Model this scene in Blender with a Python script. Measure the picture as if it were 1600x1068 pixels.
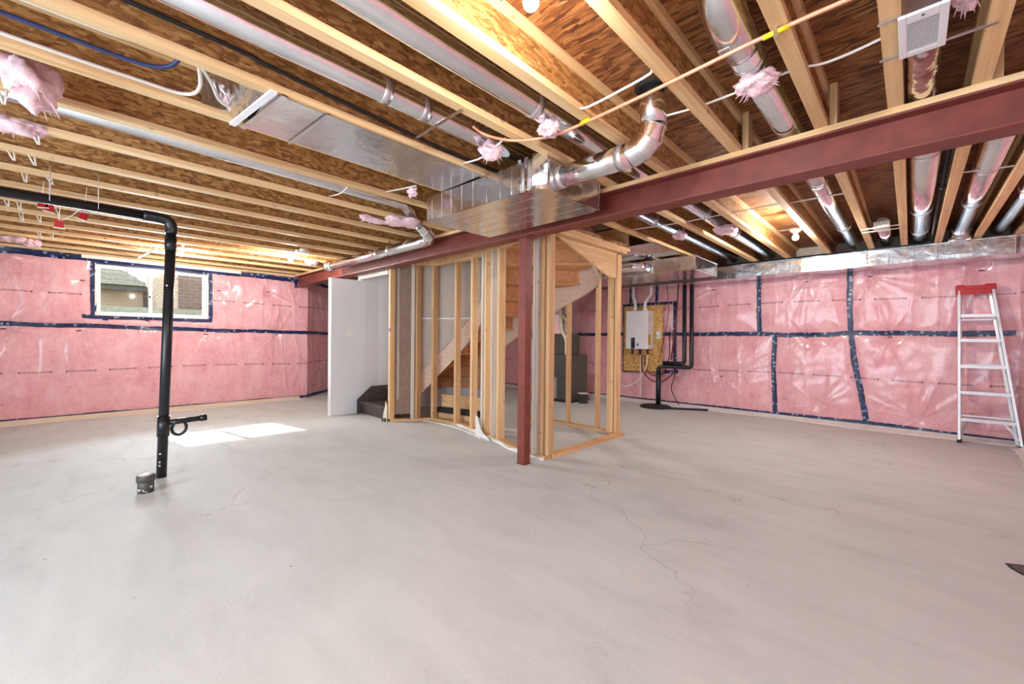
import bpy, bmesh, math, random
import numpy as np
from mathutils import Vector, Matrix, noise as mnoise

for o in list(bpy.data.objects):
    bpy.data.objects.remove(o)
S = bpy.context.scene
COL = S.collection
random.seed(7)

# ------------------------------------------------------------------ camera
F_PX, YAW, PITCH, ROLL = 649.02, 0.764827, -0.0061003, -0.0092697
fw = Vector((-math.sin(YAW) * math.cos(PITCH), math.cos(YAW) * math.cos(PITCH), math.sin(PITCH)))
rt = Vector((math.cos(YAW), math.sin(YAW), 0.0))
dn = fw.cross(rt)
r2 = rt * math.cos(ROLL) + dn * math.sin(ROLL)
d2 = -rt * math.sin(ROLL) + dn * math.cos(ROLL)
cam_data = bpy.data.cameras.new('camera')
cam_data.sensor_width = 36.0
cam_data.lens = F_PX / 1600.0 * 36.0
cam_data.clip_start = 0.05
cam = bpy.data.objects.new('camera', cam_data)
m = Matrix((r2, -d2, -fw)).transposed().to_4x4()
m.translation = Vector((0, 0, 1.2))
cam.matrix_world = m
COL.objects.link(cam)
S.camera = cam

# ------------------------------------------------------------------ world, sun, daylight, exposure
S.view_settings.view_transform = 'Standard'
S.view_settings.look = 'None'
S.view_settings.exposure = 0.66
S.view_settings.gamma = 1.0
S.view_settings.use_curve_mapping = False
W = bpy.data.worlds.new('sky')
S.world = W
W.use_nodes = True
bg = W.node_tree.nodes['Background']
bg.inputs[0].default_value = (0.88, 0.94, 1.0, 1)
bg.inputs[1].default_value = 2.0
sun_d = bpy.data.lights.new('sun', 'SUN')
sun_d.energy = 2.4
sun_d.angle = 0.009
sun_d.color = (1.0, 0.97, 0.92)
sun = bpy.data.objects.new('sun', sun_d)
sun.rotation_euler = Vector((1.43, 0.27, -1.0)).to_track_quat('-Z', 'Y').to_euler()
sun.location = (-14, 0, 8)
COL.objects.link(sun)


def area(name, loc, direction, sx, sy, energy, color):
    d = bpy.data.lights.new(name, 'AREA')
    d.shape = 'RECTANGLE'
    d.size, d.size_y, d.energy, d.color = sx, sy, energy, color
    o = bpy.data.objects.new(name, d)
    o.location = loc
    o.rotation_euler = Vector(direction).to_track_quat('-Z', 'Z').to_euler()
    COL.objects.link(o)
    return o


# added fill at an invented rear opening, and daylight through the basement window
area('rear_fill', (-1.7, -3.08, 1.16), (0, 1, 0), 4.2, 2.1, 125, (0.68, 0.86, 1.0))
area('window_daylight', (-8.98, 0.83, 1.9), (1, 0, -0.12), 1.2, 0.62, 150, (0.80, 0.92, 1.0))
BULB = 760.0


# ------------------------------------------------------------------ helpers
def lin(r, g, b):
    def c(v):
        v /= 255.0
        return v / 12.92 if v <= 0.04045 else ((v + 0.055) / 1.055) ** 2.4
    return (c(r), c(g), c(b), 1.0)


def link_obj(name, me, mat, parent=None):
    o = bpy.data.objects.new(name, me)
    COL.objects.link(o)
    if mat is not None and not me.materials:
        me.materials.append(mat)
    if parent is not None:
        o.parent = parent
        o.matrix_parent_inverse = world_of(parent).inverted()
    return o


def world_of(o):
    w = Matrix.Translation(o.location) @ o.rotation_euler.to_matrix().to_4x4()
    if o.parent is not None:
        w = world_of(o.parent) @ o.matrix_parent_inverse @ w
    return w


def mesh(name, V, Fc, mat, parent=None, smooth=False):
    me = bpy.data.meshes.new(name)
    me.from_pydata([tuple(v) for v in V], [], Fc)
    if smooth:
        me.polygons.foreach_set('use_smooth', [True] * len(me.polygons))
    me.update()
    return link_obj(name, me, mat, parent)


def thing(name, label, cat, loc=(0, 0, 0), group=None):
    o = bpy.data.objects.new(name, None)
    o.empty_display_size = 0.05
    COL.objects.link(o)
    o.location = loc
    o['label'] = label
    o['category'] = cat
    if group:
        o['group'] = group
    return o


def tag(o, label, cat, group=None):
    o['label'] = label
    o['category'] = cat
    if group:
        o['group'] = group
    return o


def struct(o):
    o['kind'] = 'structure'
    return o


def struct_empty(name, loc=(0, 0, 0)):
    o = bpy.data.objects.new(name, None)
    COL.objects.link(o)
    o.location = loc
    o['kind'] = 'structure'
    return o


BOXF = [(0, 3, 2, 1), (4, 5, 6, 7), (0, 1, 5, 4), (1, 2, 6, 5), (2, 3, 7, 6), (3, 0, 4, 7)]


def box(name, x0, x1, y0, y1, z0, z1, mat, parent=None, bev=0.0, smooth=False):
    V = [(x0, y0, z0), (x1, y0, z0), (x1, y1, z0), (x0, y1, z0), (x0, y0, z1), (x1, y0, z1), (x1, y1, z1), (x0, y1, z1)]
    o = mesh(name, V, BOXF, mat, parent)
    if bev > 0:
        bm = bmesh.new()
        bm.from_mesh(o.data)
        bmesh.ops.bevel(bm, geom=list(bm.edges), offset=bev, segments=2, affect='EDGES', profile=0.6)
        bm.to_mesh(o.data)
        bm.free()
    return o


def bar(name, a, b, w, h, mat, parent=None, up=(0, 0, 1), bev=0.0, w2=None, h2=None):
    """box beam from a to b; w across, h along up"""
    a, b = Vector(a), Vector(b)
    d = (b - a).normalized()
    u = Vector(up)
    s = d.cross(u)
    if s.length < 1e-5:
        s = d.cross(Vector((1, 0, 0)))
    s.normalize()
    u = s.cross(d).normalized()
    V = []
    for p, ww, hh in ((a, w, h), (b, w2 or w, h2 or h)):
        for i, j in ((-1, -1), (1, -1), (1, 1), (-1, 1)):
            V.append(p + s * (i * ww / 2) + u * (j * hh / 2))
    Fc = [(0, 1, 2, 3), (7, 6, 5, 4), (0, 4, 5, 1), (1, 5, 6, 2), (2, 6, 7, 3), (3, 7, 4, 0)]
    o = mesh(name, V, Fc, mat, parent)
    if bev > 0:
        bm = bmesh.new()
        bm.from_mesh(o.data)
        bmesh.ops.bevel(bm, geom=list(bm.edges), offset=bev, segments=2, affect='EDGES', profile=0.6)
        bm.to_mesh(o.data)
        bm.free()
    return o


def smooth_path(pts, n=8):
    P = [Vector(p) for p in pts]
    if len(P) < 3:
        return P
    out = []
    for i in range(len(P) - 1):
        p0 = P[i - 1] if i > 0 else P[i] * 2 - P[i + 1]
        p1, p2 = P[i], P[i + 1]
        p3 = P[i + 2] if i + 2 < len(P) else P[i + 1] * 2 - P[i]
        for k in range(n):
            t = k / n
            out.append(0.5 * ((2 * p1) + (p2 - p0) * t + (2 * p0 - 5 * p1 + 4 * p2 - p3) * t * t + (3 * p1 - p0 - 3 * p2 + p3) * t ** 3))
    out.append(P[-1])
    return out


def tube_data(pts, r, n=10, rs=None):
    P = [Vector(p) for p in pts]
    V, Fc = [], []
    prev = None
    for i, p in enumerate(P):
        if i == 0:
            d = P[1] - P[0]
        elif i == len(P) - 1:
            d = P[-1] - P[-2]
        else:
            d = (P[i + 1] - P[i]).normalized() + (P[i] - P[i - 1]).normalized()
        d.normalize()
        if prev is None:
            u = d.orthogonal().normalized()
        else:
            u = prev - d * prev.dot(d)
            u.normalize()
        prev = u
        w = d.cross(u)
        rr = rs[i] if rs else r
        if 0 < i < len(P) - 1:
            c = max(0.35, math.cos(d.angle(P[i + 1] - P[i])))
        else:
            c = 1
        for k in range(n):
            a = 2 * math.pi * k / n
            V.append(p + (u * math.cos(a) + w * math.sin(a)) * rr)
    for i in range(len(P) - 1):
        for k in range(n):
            k2 = (k + 1) % n
            Fc.append((i * n + k, i * n + k2, (i + 1) * n + k2, (i + 1) * n + k))
    Fc.append(tuple(range(n - 1, -1, -1)))
    Fc.append(tuple((len(P) - 1) * n + k for k in range(n)))
    return V, Fc


def tube(name, pts, r, mat, parent=None, n=10, rs=None, curve=0):
    if curve:
        pts = smooth_path(pts, curve)
    V, Fc = tube_data(pts, r, n, rs)
    o = mesh(name, V, Fc, mat, parent, True)
    caps = [len(Fc) - 2, len(Fc) - 1]
    for c in caps:
        o.data.polygons[c].use_smooth = False
    return o


def lathe(name, prof, loc, mat, parent=None, n=24, axis=(0, 0, 1), smooth=True):
    q = Vector((0, 0, 1)).rotation_difference(Vector(axis))
    V, Fc = [], []
    for r, z in prof:
        for k in range(n):
            a = 2 * math.pi * k / n
            V.append(Vector(loc) + q @ Vector((r * math.cos(a), r * math.sin(a), z)))
    for i in range(len(prof) - 1):
        for k in range(n):
            k2 = (k + 1) % n
            Fc.append((i * n + k, i * n + k2, (i + 1) * n + k2, (i + 1) * n + k))
    Fc.append(tuple(range(n - 1, -1, -1)))
    Fc.append(tuple((len(prof) - 1) * n + k for k in range(n)))
    o = mesh(name, V, Fc, mat, parent, smooth)
    for c in (len(Fc) - 2, len(Fc) - 1):
        o.data.polygons[c].use_smooth = False
    return o


def prism(name, poly, a, b, mat, parent=None):
    """extrude a polygon of 3D points by vector from a to b offsets"""
    a, b = Vector(a), Vector(b)
    n = len(poly)
    V = [Vector(p) + a for p in poly] + [Vector(p) + b for p in poly]
    Fc = [tuple(range(n - 1, -1, -1)), tuple(range(n, 2 * n))]
    for i in range(n):
        j = (i + 1) % n
        Fc.append((i, j, n + j, n + i))
    o = mesh(name, V, Fc, mat, parent)
    bm = bmesh.new()
    bm.from_mesh(o.data)
    bmesh.ops.recalc_face_normals(bm, faces=bm.faces)
    bm.to_mesh(o.data)
    bm.free()
    return o


def ribbon(name, path, half, z0, z1, mat, parent=None):
    """wall of constant thickness along a plan path; z0/z1 numbers or lists"""
    P = [Vector((p[0], p[1])) for p in path]
    n = len(P)
    V, Fc = [], []
    for i, p in enumerate(P):
        d = (P[min(i + 1, n - 1)] - P[max(i - 1, 0)]).normalized()
        s = Vector((-d.y, d.x)) * half
        a = z0[i] if isinstance(z0, (list, tuple)) else z0
        b = z1[i] if isinstance(z1, (list, tuple)) else z1
        V += [(p.x - s.x, p.y - s.y, a), (p.x + s.x, p.y + s.y, a), (p.x + s.x, p.y + s.y, b), (p.x - s.x, p.y - s.y, b)]
    for i in range(n - 1):
        for k in range(4):
            k2 = (k + 1) % 4
            Fc.append((i * 4 + k, i * 4 + k2, (i + 1) * 4 + k2, (i + 1) * 4 + k))
    Fc += [(3, 2, 1, 0), tuple((n - 1) * 4 + k for k in range(4))]
    o = mesh(name, V, Fc, mat, parent)
    bm = bmesh.new()
    bm.from_mesh(o.data)
    bmesh.ops.recalc_face_normals(bm, faces=bm.faces)
    bm.to_mesh(o.data)
    bm.free()
    return o


# ------------------------------------------------------------------ materials
class NT:
    def __init__(self, name):
        self.m = bpy.data.materials.new(name)
        self.m.use_nodes = True
        self.t = self.m.node_tree
        self.b = self.t.nodes['Principled BSDF']

    def n(self, kind, **kw):
        nd = self.t.nodes.new(kind)
        for k, v in kw.items():
            if k.startswith('i_'):
                nd.inputs[k[2:].replace('_', ' ')].default_value = v
            else:
                setattr(nd, k, v)
        return nd

    def l(self, a, b):
        self.t.links.new(a, b)

    def set(self, key, v):
        self.b.inputs[key].default_value = v

    def math(self, op, a, b=None, c=None):
        nd = self.n('ShaderNodeMath', operation=op)
        for i, v in enumerate((a, b, c)):
            if v is None:
                continue
            if isinstance(v, (int, float)):
                nd.inputs[i].default_value = v
            else:
                self.l(v, nd.inputs[i])
        return nd.outputs[0]

    def ramp(self, fac, stops, interp='LINEAR'):
        nd = self.n('ShaderNodeValToRGB')
        cr = nd.color_ramp
        cr.interpolation = interp
        while len(cr.elements) < len(stops):
            cr.elements.new(0.5)
        for e, (p, c) in zip(cr.elements, stops):
            e.position = p
            e.color = c if len(c) == 4 else (*c, 1)
        self.l(fac, nd.inputs[0])
        return nd.outputs[0]

    def mix(self, fac, a, b, mode='MIX'):
        nd = self.n('ShaderNodeMix', data_type='RGBA', blend_type=mode)
        for s, v in ((nd.inputs[0], fac), (nd.inputs[6], a), (nd.inputs[7], b)):
            if isinstance(v, (int, float, tuple)):
                s.default_value = v
            else:
                self.l(v, s)
        return nd.outputs[2]

    def coords(self, scale=(1, 1, 1), rot=(0, 0, 0), rand=0.0):
        tc = self.n('ShaderNodeTexCoord')
        src = tc.outputs['Object']
        if rand:
            oi = self.n('ShaderNodeObjectInfo')
            v = self.n('ShaderNodeVectorMath', operation='SCALE')
            v.inputs[0].default_value = (1.0, 0.71, 0.37)
            self.l(self.math('MULTIPLY', oi.outputs['Random'], rand), v.inputs['Scale'])
            ad = self.n('ShaderNodeVectorMath', operation='ADD')
            self.l(src, ad.inputs[0])
            self.l(v.outputs[0], ad.inputs[1])
            src = ad.outputs[0]
        mp = self.n('ShaderNodeMapping')
        mp.inputs['Scale'].default_value = scale
        mp.inputs['Rotation'].default_value = rot
        self.l(src, mp.inputs[0])
        return mp.outputs[0]

    def noise(self, vec, scale, detail=3, rough=0.55, dist=0.0):
        nd = self.n('ShaderNodeTexNoise')
        nd.inputs['Scale'].default_value = scale
        nd.inputs['Detail'].default_value = detail
        nd.inputs['Roughness'].default_value = rough
        nd.inputs['Distortion'].default_value = dist
        self.l(vec, nd.inputs['Vector'])
        return nd.outputs['Fac']

    def voro(self, vec, scale, feature='F1', rnd=1.0):
        nd = self.n('ShaderNodeTexVoronoi', feature=feature)
        nd.inputs['Scale'].default_value = scale
        nd.inputs['Randomness'].default_value = rnd
        self.l(vec, nd.inputs['Vector'])
        return nd

    def bump(self, h, strength=0.3, dist=0.01):
        nd = self.n('ShaderNodeBump')
        nd.inputs['Strength'].default_value = strength
        nd.inputs['Distance'].default_value = dist
        self.l(h, nd.inputs['Height'])
        self.l(nd.outputs[0], self.b.inputs['Normal'])
        return nd

    def color(self, c):
        self.l(c, self.b.inputs['Base Color'])


def plain(name, rgb, rough=0.5, metal=0.0, noise_amt=0.08, scale=20, coat=0.0):
    k = NT(name)
    v = k.coords(rand=5.0)
    f = k.noise(v, scale, 3)
    c = lin(*rgb)
    lo = tuple(x * (1 - noise_amt * 1.6) for x in c[:3]) + (1,)
    hi = tuple(min(1, x * (1 + noise_amt)) for x in c[:3]) + (1,)
    k.color(k.ramp(f, [(0.3, lo), (0.7, hi)]))
    k.set('Roughness', rough)
    k.set('Metallic', metal)
    k.set('Coat Weight', coat)
    return k.m


def lumber(name, axis, cols, knots=True):
    k = NT(name)
    sc = [26.0, 26.0, 26.0]
    sc['xyz'.index(axis)] = 1.1
    v = k.coords(tuple(sc), rand=9.0)
    f = k.noise(v, 1.0, 4, 0.6, 0.6)
    c = k.ramp(f, [(0.25, lin(*cols[0])), (0.5, lin(*cols[1])), (0.75, lin(*cols[2]))])
    v2 = k.coords((1, 1, 1), rand=9.0)
    big = k.noise(v2, 2.2, 2)
    c = k.mix(k.math('MULTIPLY', big, 0.22), c, lin(*cols[0]))
    if knots:
        s2 = [9.0, 9.0, 9.0]
        s2['xyz'.index(axis)] = 5.0
        vv = k.voro(k.coords(tuple(s2), rand=9.0), 1.0)
        kn = k.ramp(vv.outputs['Distance'], [(0.05, (1, 1, 1, 1)), (0.13, (0, 0, 0, 1))])
        c = k.mix(k.math('MULTIPLY', kn, 0.6), c, lin(96, 56, 28))
    oi = k.n('ShaderNodeObjectInfo')
    hs = k.n('ShaderNodeHueSaturation')
    k.l(k.math('MULTIPLY_ADD', oi.outputs['Random'], 0.22, 0.9), hs.inputs['Value'])
    k.l(c, hs.inputs['Color'])
    k.color(hs.outputs[0])
    k.set('Roughness', 0.62)
    k.bump(f, 0.12, 0.004)
    return k.m


def osb(name, perm, cols, sa=(7.0, 34.0), rot=0.0):
    """oriented strand board: overlapping stretched flakes in the plane of the board"""
    k = NT(name)
    tc = k.n('ShaderNodeTexCoord')
    sp = k.n('ShaderNodeSeparateXYZ')
    k.l(tc.outputs['Object'], sp.inputs[0])
    oi = k.n('ShaderNodeObjectInfo')
    cb = k.n('ShaderNodeCombineXYZ')
    for i, p in enumerate(perm):
        k.l(sp.outputs['XYZ'.index(p)], cb.inputs[i])
    add = k.n('ShaderNodeVectorMath', operation='ADD')
    k.l(cb.outputs[0], add.inputs[0])
    sc0 = k.n('ShaderNodeVectorMath', operation='SCALE')
    sc0.inputs[0].default_value = (3.1, 1.7, 0.0)
    k.l(oi.outputs['Random'], sc0.inputs['Scale'])
    k.l(sc0.outputs[0], add.inputs[1])
    wob = k.n('ShaderNodeTexNoise')
    wob.inputs['Scale'].default_value = 6.0
    k.l(add.outputs[0], wob.inputs['Vector'])
    wv = k.n('ShaderNodeVectorMath', operation='SCALE')
    k.l(wob.outputs['Color'], wv.inputs[0])
    wv.inputs['Scale'].default_value = 0.05
    ad2 = k.n('ShaderNodeVectorMath', operation='ADD')
    k.l(add.outputs[0], ad2.inputs[0])
    k.l(wv.outputs[0], ad2.inputs[1])
    best_v, best_g = None, None
    for j, ang in enumerate((0.18, -0.35, 0.75, -0.95)):
        mp = k.n('ShaderNodeMapping')
        mp.inputs['Rotation'].default_value = (0, 0, rot + ang)
        mp.inputs['Scale'].default_value = (sa[0] * (1 + 0.12 * j), sa[1] * (1 - 0.08 * j), 0.0)
        mp.inputs['Location'].default_value = (3.7 * j, 1.3 * j, 0)
        k.l(ad2.outputs[0], mp.inputs[0])
        vo = k.voro(mp.outputs[0], 1.0)
        s = k.n('ShaderNodeSeparateColor')
        k.l(vo.outputs['Color'], s.inputs[0])
        edge = k.math('MULTIPLY', vo.outputs['Distance'], 0.25)
        val = k.math('SUBTRACT', s.outputs[0], edge)
        if best_v is None:
            best_v, best_g = val, s.outputs[1]
        else:
            gt = k.math('GREATER_THAN', s.outputs[1], best_g)
            nv = k.n('ShaderNodeMix', data_type='FLOAT')
            k.l(gt, nv.inputs[0])
            k.l(best_v, nv.inputs[2])
            k.l(val, nv.inputs[3])
            best_v = nv.outputs[0]
            best_g = k.math('MAXIMUM', s.outputs[1], best_g)
    fine = k.noise(ad2.outputs[0], 90, 3)
    tot = k.math('ADD', k.math('MULTIPLY', best_v, 0.8), k.math('MULTIPLY', fine, 0.25))
    c = k.ramp(tot, [(0.05, lin(*cols[0])), (0.3, lin(*cols[1])), (0.6, lin(*cols[2])), (0.95, lin(*cols[3]))])
    k.color(c)
    k.set('Roughness', 0.6)
    k.bump(tot, 0.25, 0.004)
    return k.m


def concrete():
    k = NT('concrete_floor')
    v = k.coords()
    big = k.noise(v, 0.55, 4, 0.6, 0.4)
    st = k.noise(k.coords((0.9, 3.2, 1), rot=(0, 0, 0.5)), 1.6, 5, 0.62, 0.8)
    fine = k.noise(v, 60, 4, 0.7)
    f = k.math('ADD', k.math('MULTIPLY', big, 0.45), k.math('ADD', k.math('MULTIPLY', st, 0.4), k.math('MULTIPLY', fine, 0.22)))
    c = k.ramp(f, [(0.3, lin(170, 173, 172)), (0.5, lin(200, 203, 202)), (0.62, lin(209, 212, 211)), (0.8, lin(218, 221, 220))])
    # hairline cracks, interrupted
    wn = k.n('ShaderNodeTexNoise')
    wn.inputs['Scale'].default_value = 1.6
    wn.inputs['Detail'].default_value = 6
    k.l(v, wn.inputs['Vector'])
    wv = k.n('ShaderNodeVectorMath', operation='SCALE')
    k.l(wn.outputs['Color'], wv.inputs[0])
    wv.inputs['Scale'].default_value = 0.9
    av = k.n('ShaderNodeVectorMath', operation='ADD')
    k.l(v, av.inputs[0])
    k.l(wv.outputs[0], av.inputs[1])
    vo = k.voro(av.outputs[0], 0.42, 'DISTANCE_TO_EDGE')
    crack = k.ramp(vo.outputs['Distance'], [(0.0008, (1, 1, 1, 1)), (0.0022, (0, 0, 0, 1))])
    msk = k.ramp(k.noise(v, 1.1, 3), [(0.47, (0, 0, 0, 1)), (0.56, (1, 1, 1, 1))])
    c = k.mix(k.math('MULTIPLY', k.math('MULTIPLY', crack, msk), 0.45), c, lin(120, 112, 104))
    # specks of grit
    vs = k.voro(v, 9.0)
    sep = k.n('ShaderNodeSeparateColor')
    k.l(vs.outputs['Color'], sep.inputs[0])
    sz = k.math('MULTIPLY', k.math('POWER', sep.outputs[0], 6.0), 0.085)
    sp = k.math('LESS_THAN', vs.outputs['Distance'], sz)
    c = k.mix(k.math('MULTIPLY', sp, 0.55), c, lin(110, 104, 98))
    k.color(c)
    k.set('Roughness', 0.7)
    k.set('Specular IOR Level', 0.35)
    h = k.math('ADD', k.math('MULTIPLY', st, 0.7), k.math('MULTIPLY', fine, 0.3))
    k.bump(h, 0.22, 0.010)
    return k.m


def galvanized(name='galvanized_steel', rough=0.2, tint=(0.80, 0.81, 0.83), wob=0.35):
    k = NT(name)
    v = k.coords(rand=6.0)
    f = k.noise(v, 5.0, 3, 0.5)
    g = k.noise(k.coords((40, 40, 40)), 1.0, 3)
    k.color(k.ramp(f, [(0.3, (tint[0] * 0.86, tint[1] * 0.86, tint[2] * 0.87, 1)), (0.7, (*tint, 1))]))
    k.set('Metallic', 1.0)
    k.l(k.math('MULTIPLY_ADD', g, 0.16, rough - 0.06), k.b.inputs['Roughness'])
    k.bump(f, wob, 0.03)
    return k.m


def pink_wall():
    """pink glass wool behind clear printed poly sheet; UV = metres along the wall, height"""
    k = NT('pink_insulation_sheet')
    uv = k.n('ShaderNodeUVMap')
    sp = k.n('ShaderNodeSeparateXYZ')
    k.l(uv.outputs[0], sp.inputs[0])
    u, vv = sp.outputs[0], sp.outputs[1]
    v = k.coords()
    f1 = k.noise(v, 3.0, 5, 0.6, 0.5)
    f2 = k.noise(v, 22, 4, 0.65)
    f3 = k.noise(k.coords((7, 7, 1.6)), 1.0, 4, 0.6, 0.8)
    f = k.math('ADD', k.math('MULTIPLY', f1, 0.45), k.math('ADD', k.math('MULTIPLY', f2, 0.3), k.math('MULTIPLY', f3, 0.25)))
    c = k.ramp(f, [(0.3, lin(212, 138, 148)), (0.46, lin(229, 166, 173)), (0.58, lin(236, 184, 189)), (0.75, lin(242, 204, 207))])
    # two rows of print
    ink = None
    for v0, per, ph in ((1.81, 0.47, 0.1), (0.70, 0.44, 0.3)):
        fr = k.math('FRACT', k.math('ADD', k.math('DIVIDE', u, per), ph))
        wav = k.math('MULTIPLY', k.math('SINE', k.math('MULTIPLY', u, 1.7)), 0.015)
        dv = k.math('ABSOLUTE', k.math('SUBTRACT', k.math('SUBTRACT', vv, v0), wav))
        on = k.math('MULTIPLY', k.math('GREATER_THAN', fr, 0.08), k.math('LESS_THAN', fr, 0.72))
        cmb = k.n('ShaderNodeCombineXYZ')
        k.l(k.math('MULTIPLY', u, 130.0), cmb.inputs[0])
        k.l(k.math('MULTIPLY', vv, 60.0), cmb.inputs[1])
        glyph = k.math('GREATER_THAN', k.noise(cmb.outputs[0], 1.0, 1), 0.47)
        line = k.math('MULTIPLY', k.math('MULTIPLY', on, k.math('LESS_THAN', dv, 0.011)), glyph)
        ah = k.math('ADD', k.math('LESS_THAN', k.math('ADD', k.math('ABSOLUTE', k.math('SUBTRACT', fr, 0.07)), k.math('MULTIPLY', dv, 1.6)), 0.032),
                    k.math('LESS_THAN', k.math('ADD', k.math('ABSOLUTE', k.math('SUBTRACT', fr, 0.73)), k.math('MULTIPLY', dv, 1.6)), 0.032))
        tot = k.math('MAXIMUM', line, ah)
        ink = tot if ink is None else k.math('MAXIMUM', ink, tot)
    # small stamped marks
    cm = k.n('ShaderNodeCombineXYZ')
    k.l(k.math('MULTIPLY', u, 1.35), cm.inputs[0])
    k.l(k.math('MULTIPLY', vv, 1.7), cm.inputs[1])
    vo = k.voro(cm.outputs[0], 1.0, 'F1', 0.55)
    cm2 = k.n('ShaderNodeCombineXYZ')
    k.l(k.math('MULTIPLY', u, 95.0), cm2.inputs[0])
    k.l(k.math('MULTIPLY', vv, 50.0), cm2.inputs[1])
    st = k.math('MULTIPLY', k.math('LESS_THAN', vo.outputs['Distance'], 0.05), k.math('GREATER_THAN', k.noise(cm2.outputs[0], 1.0, 1), 0.5))
    ink = k.math('MAXIMUM', ink, k.math('MULTIPLY', st, 0.6))
    c = k.mix(k.math('MULTIPLY', ink, 0.72), c, lin(92, 40, 56))
    k.color(c)
    k.set('Roughness', 0.55)
    k.set('Coat Weight', 0.75)
    k.set('Coat Roughness', 0.16)
    k.set('Specular IOR Level', 0.3)
    wr = k.noise(k.coords((9, 9, 3.0)), 1.0, 4, 0.55, 1.6)
    k.bump(wr, 0.55, 0.02)
    return k.m


def tape_mat(name='blue_sheathing_tape'):
    k = NT(name)
    v = k.coords()
    vo = k.voro(k.coords((15, 15, 15)), 1.0, 'F1', 0.7)
    blot = k.math('MULTIPLY', k.math('LESS_THAN', vo.outputs['Distance'], 0.30), k.math('GREATER_THAN', k.noise(v, 90, 2), 0.45))
    f = k.noise(v, 12, 4)
    c = k.ramp(f, [(0.3, lin(8, 18, 50)), (0.65, lin(20, 42, 96)), (0.85, lin(36, 68, 130))])
    k.color(k.mix(k.math('MULTIPLY', blot, 0.75), c, lin(170, 182, 205)))
    k.set('Roughness', 0.34)
    k.bump(k.noise(v, 30, 3, 0.6, 1.0), 0.4, 0.008)
    return k.m


def emis(name, col, s):
    k = NT(name)
    k.set('Emission Color', col)
    k.set('Emission Strength', s)
    k.set('Base Color', (1, 1, 1, 1))
    return k.m


PINE = ((205, 162, 108), (229, 193, 142), (241, 214, 170))
STUDC = ((192, 146, 98), (216, 176, 128), (232, 198, 154))
M = {}
M['pine_x'] = lumber('pine_lumber_x', 'x', PINE)
M['pine_y'] = lumber('pine_lumber_y', 'y', PINE)
M['stud'] = lumber('spruce_stud', 'z', STUDC)
M['plate_x'] = lumber('spruce_plate_x', 'x', STUDC)
M['plate_y'] = lumber('spruce_plate_y', 'y', STUDC)
M['bleached'] = lumber('bleached_stud', 'z', ((178, 164, 148), (200, 188, 174), (214, 204, 192)))
OSBC = ((124, 80, 40), (156, 108, 58), (180, 132, 75), (206, 160, 100))
M['osb_web'] = osb('osb_web', 'YZX', OSBC, (18.0, 70.0), 0.5)
M['osb_floor'] = osb('osb_subfloor', 'XYZ', ((86, 46, 20), (128, 75, 37), (158, 101, 54), (190, 137, 82)), (8.0, 58.0), 0.0)
M['osb_board'] = osb('osb_backer', 'XZY', ((160, 112, 50), (204, 154, 82), (224, 182, 110), (238, 204, 140)), (24.0, 70.0), 0.4)
M['concrete'] = concrete()
M['galv'] = galvanized()
M['galv_b'] = galvanized('galvanized_bright', 0.12, (0.86, 0.86, 0.88), 0.22)
M['foil'] = galvanized('foil_duct', 0.14, (0.84, 0.82, 0.80), 0.9)
M['foil_tape'] = plain('foil_tape', (214, 208, 208), 0.3, 0.8, 0.1, 30)
M['pink'] = pink_wall()
M['tape'] = tape_mat()
M['red_steel'] = plain('red_oxide_steel', (126, 58, 48), 0.5, 0.0, 0.14, 9)
M['white_sheet'] = plain('white_poly_sheet', (232, 228, 222), 0.35, 0, 0.06, 12)
M['drywall'] = plain('painted_drywall', (226, 228, 230), 0.75, 0, 0.02, 3)
M['drywall_back'] = plain('drywall_paper', (186, 172, 160), 0.85, 0, 0.06, 5)
M['drywall_dark'] = plain('drywall_paper_brown', (140, 116, 100), 0.85, 0, 0.10, 14)
M['stain'] = plain('stained_stair_oak', (82, 68, 62), 0.35, 0, 0.2, 30, 0.3)
M['ply'] = lumber('stair_plywood', 'x', ((196, 132, 86), (214, 156, 108), (226, 176, 130)), False)
M['ply_pale'] = lumber('stringer_plywood', 'x', ((206, 172, 148), (218, 190, 168), (228, 204, 184)), False)
M['black'] = plain('black_abs_plastic', (28, 30, 36), 0.3, 0, 0.15, 14)
M['dark'] = plain('dark_rubber', (34, 32, 34), 0.7, 0, 0.2, 25)
M['iron'] = plain('grey_abs_cap', (84, 80, 78), 0.5, 0, 0.2, 40)
M['white'] = plain('white_plastic', (236, 236, 238), 0.4, 0, 0.02, 6)
M['cream'] = plain('cream_pvc', (226, 214, 190), 0.4, 0, 0.04, 6)
M['alu'] = galvanized('ladder_aluminium', 0.42, (0.66, 0.65, 0.66), 0.05)
M['redcap'] = plain('red_moulded_plastic', (186, 22, 30), 0.4, 0, 0.08, 10)
M['copper'] = plain('copper_coloured_pipe', (226, 160, 126), 0.35, 0.25, 0.06, 12)
M['yellow'] = plain('yellow_tape', (232, 204, 20), 0.4, 0, 0.05, 10)
M['wirewhite'] = plain('white_cable_jacket', (226, 218, 208), 0.45, 0, 0.04, 8)
M['wireblue'] = plain('blue_cable_jacket', (44, 60, 104), 0.45, 0, 0.06, 8)
M['wirered'] = plain('red_pex_tube', (120, 34, 34), 0.4, 0, 0.06, 8)
M['furnace'] = plain('furnace_casing', (96, 94, 88), 0.45, 0.2, 0.06, 6)
M['furnace_lt'] = plain('furnace_panel_edge', (176, 174, 168), 0.4, 0.2, 0.06, 6)
M['tank'] = plain('tank_enamel', (206, 208, 224), 0.4, 0, 0.04, 4)
M['wool'] = plain('pink_glass_wool', (236, 194, 204), 0.95, 0, 0.14, 26)
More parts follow.
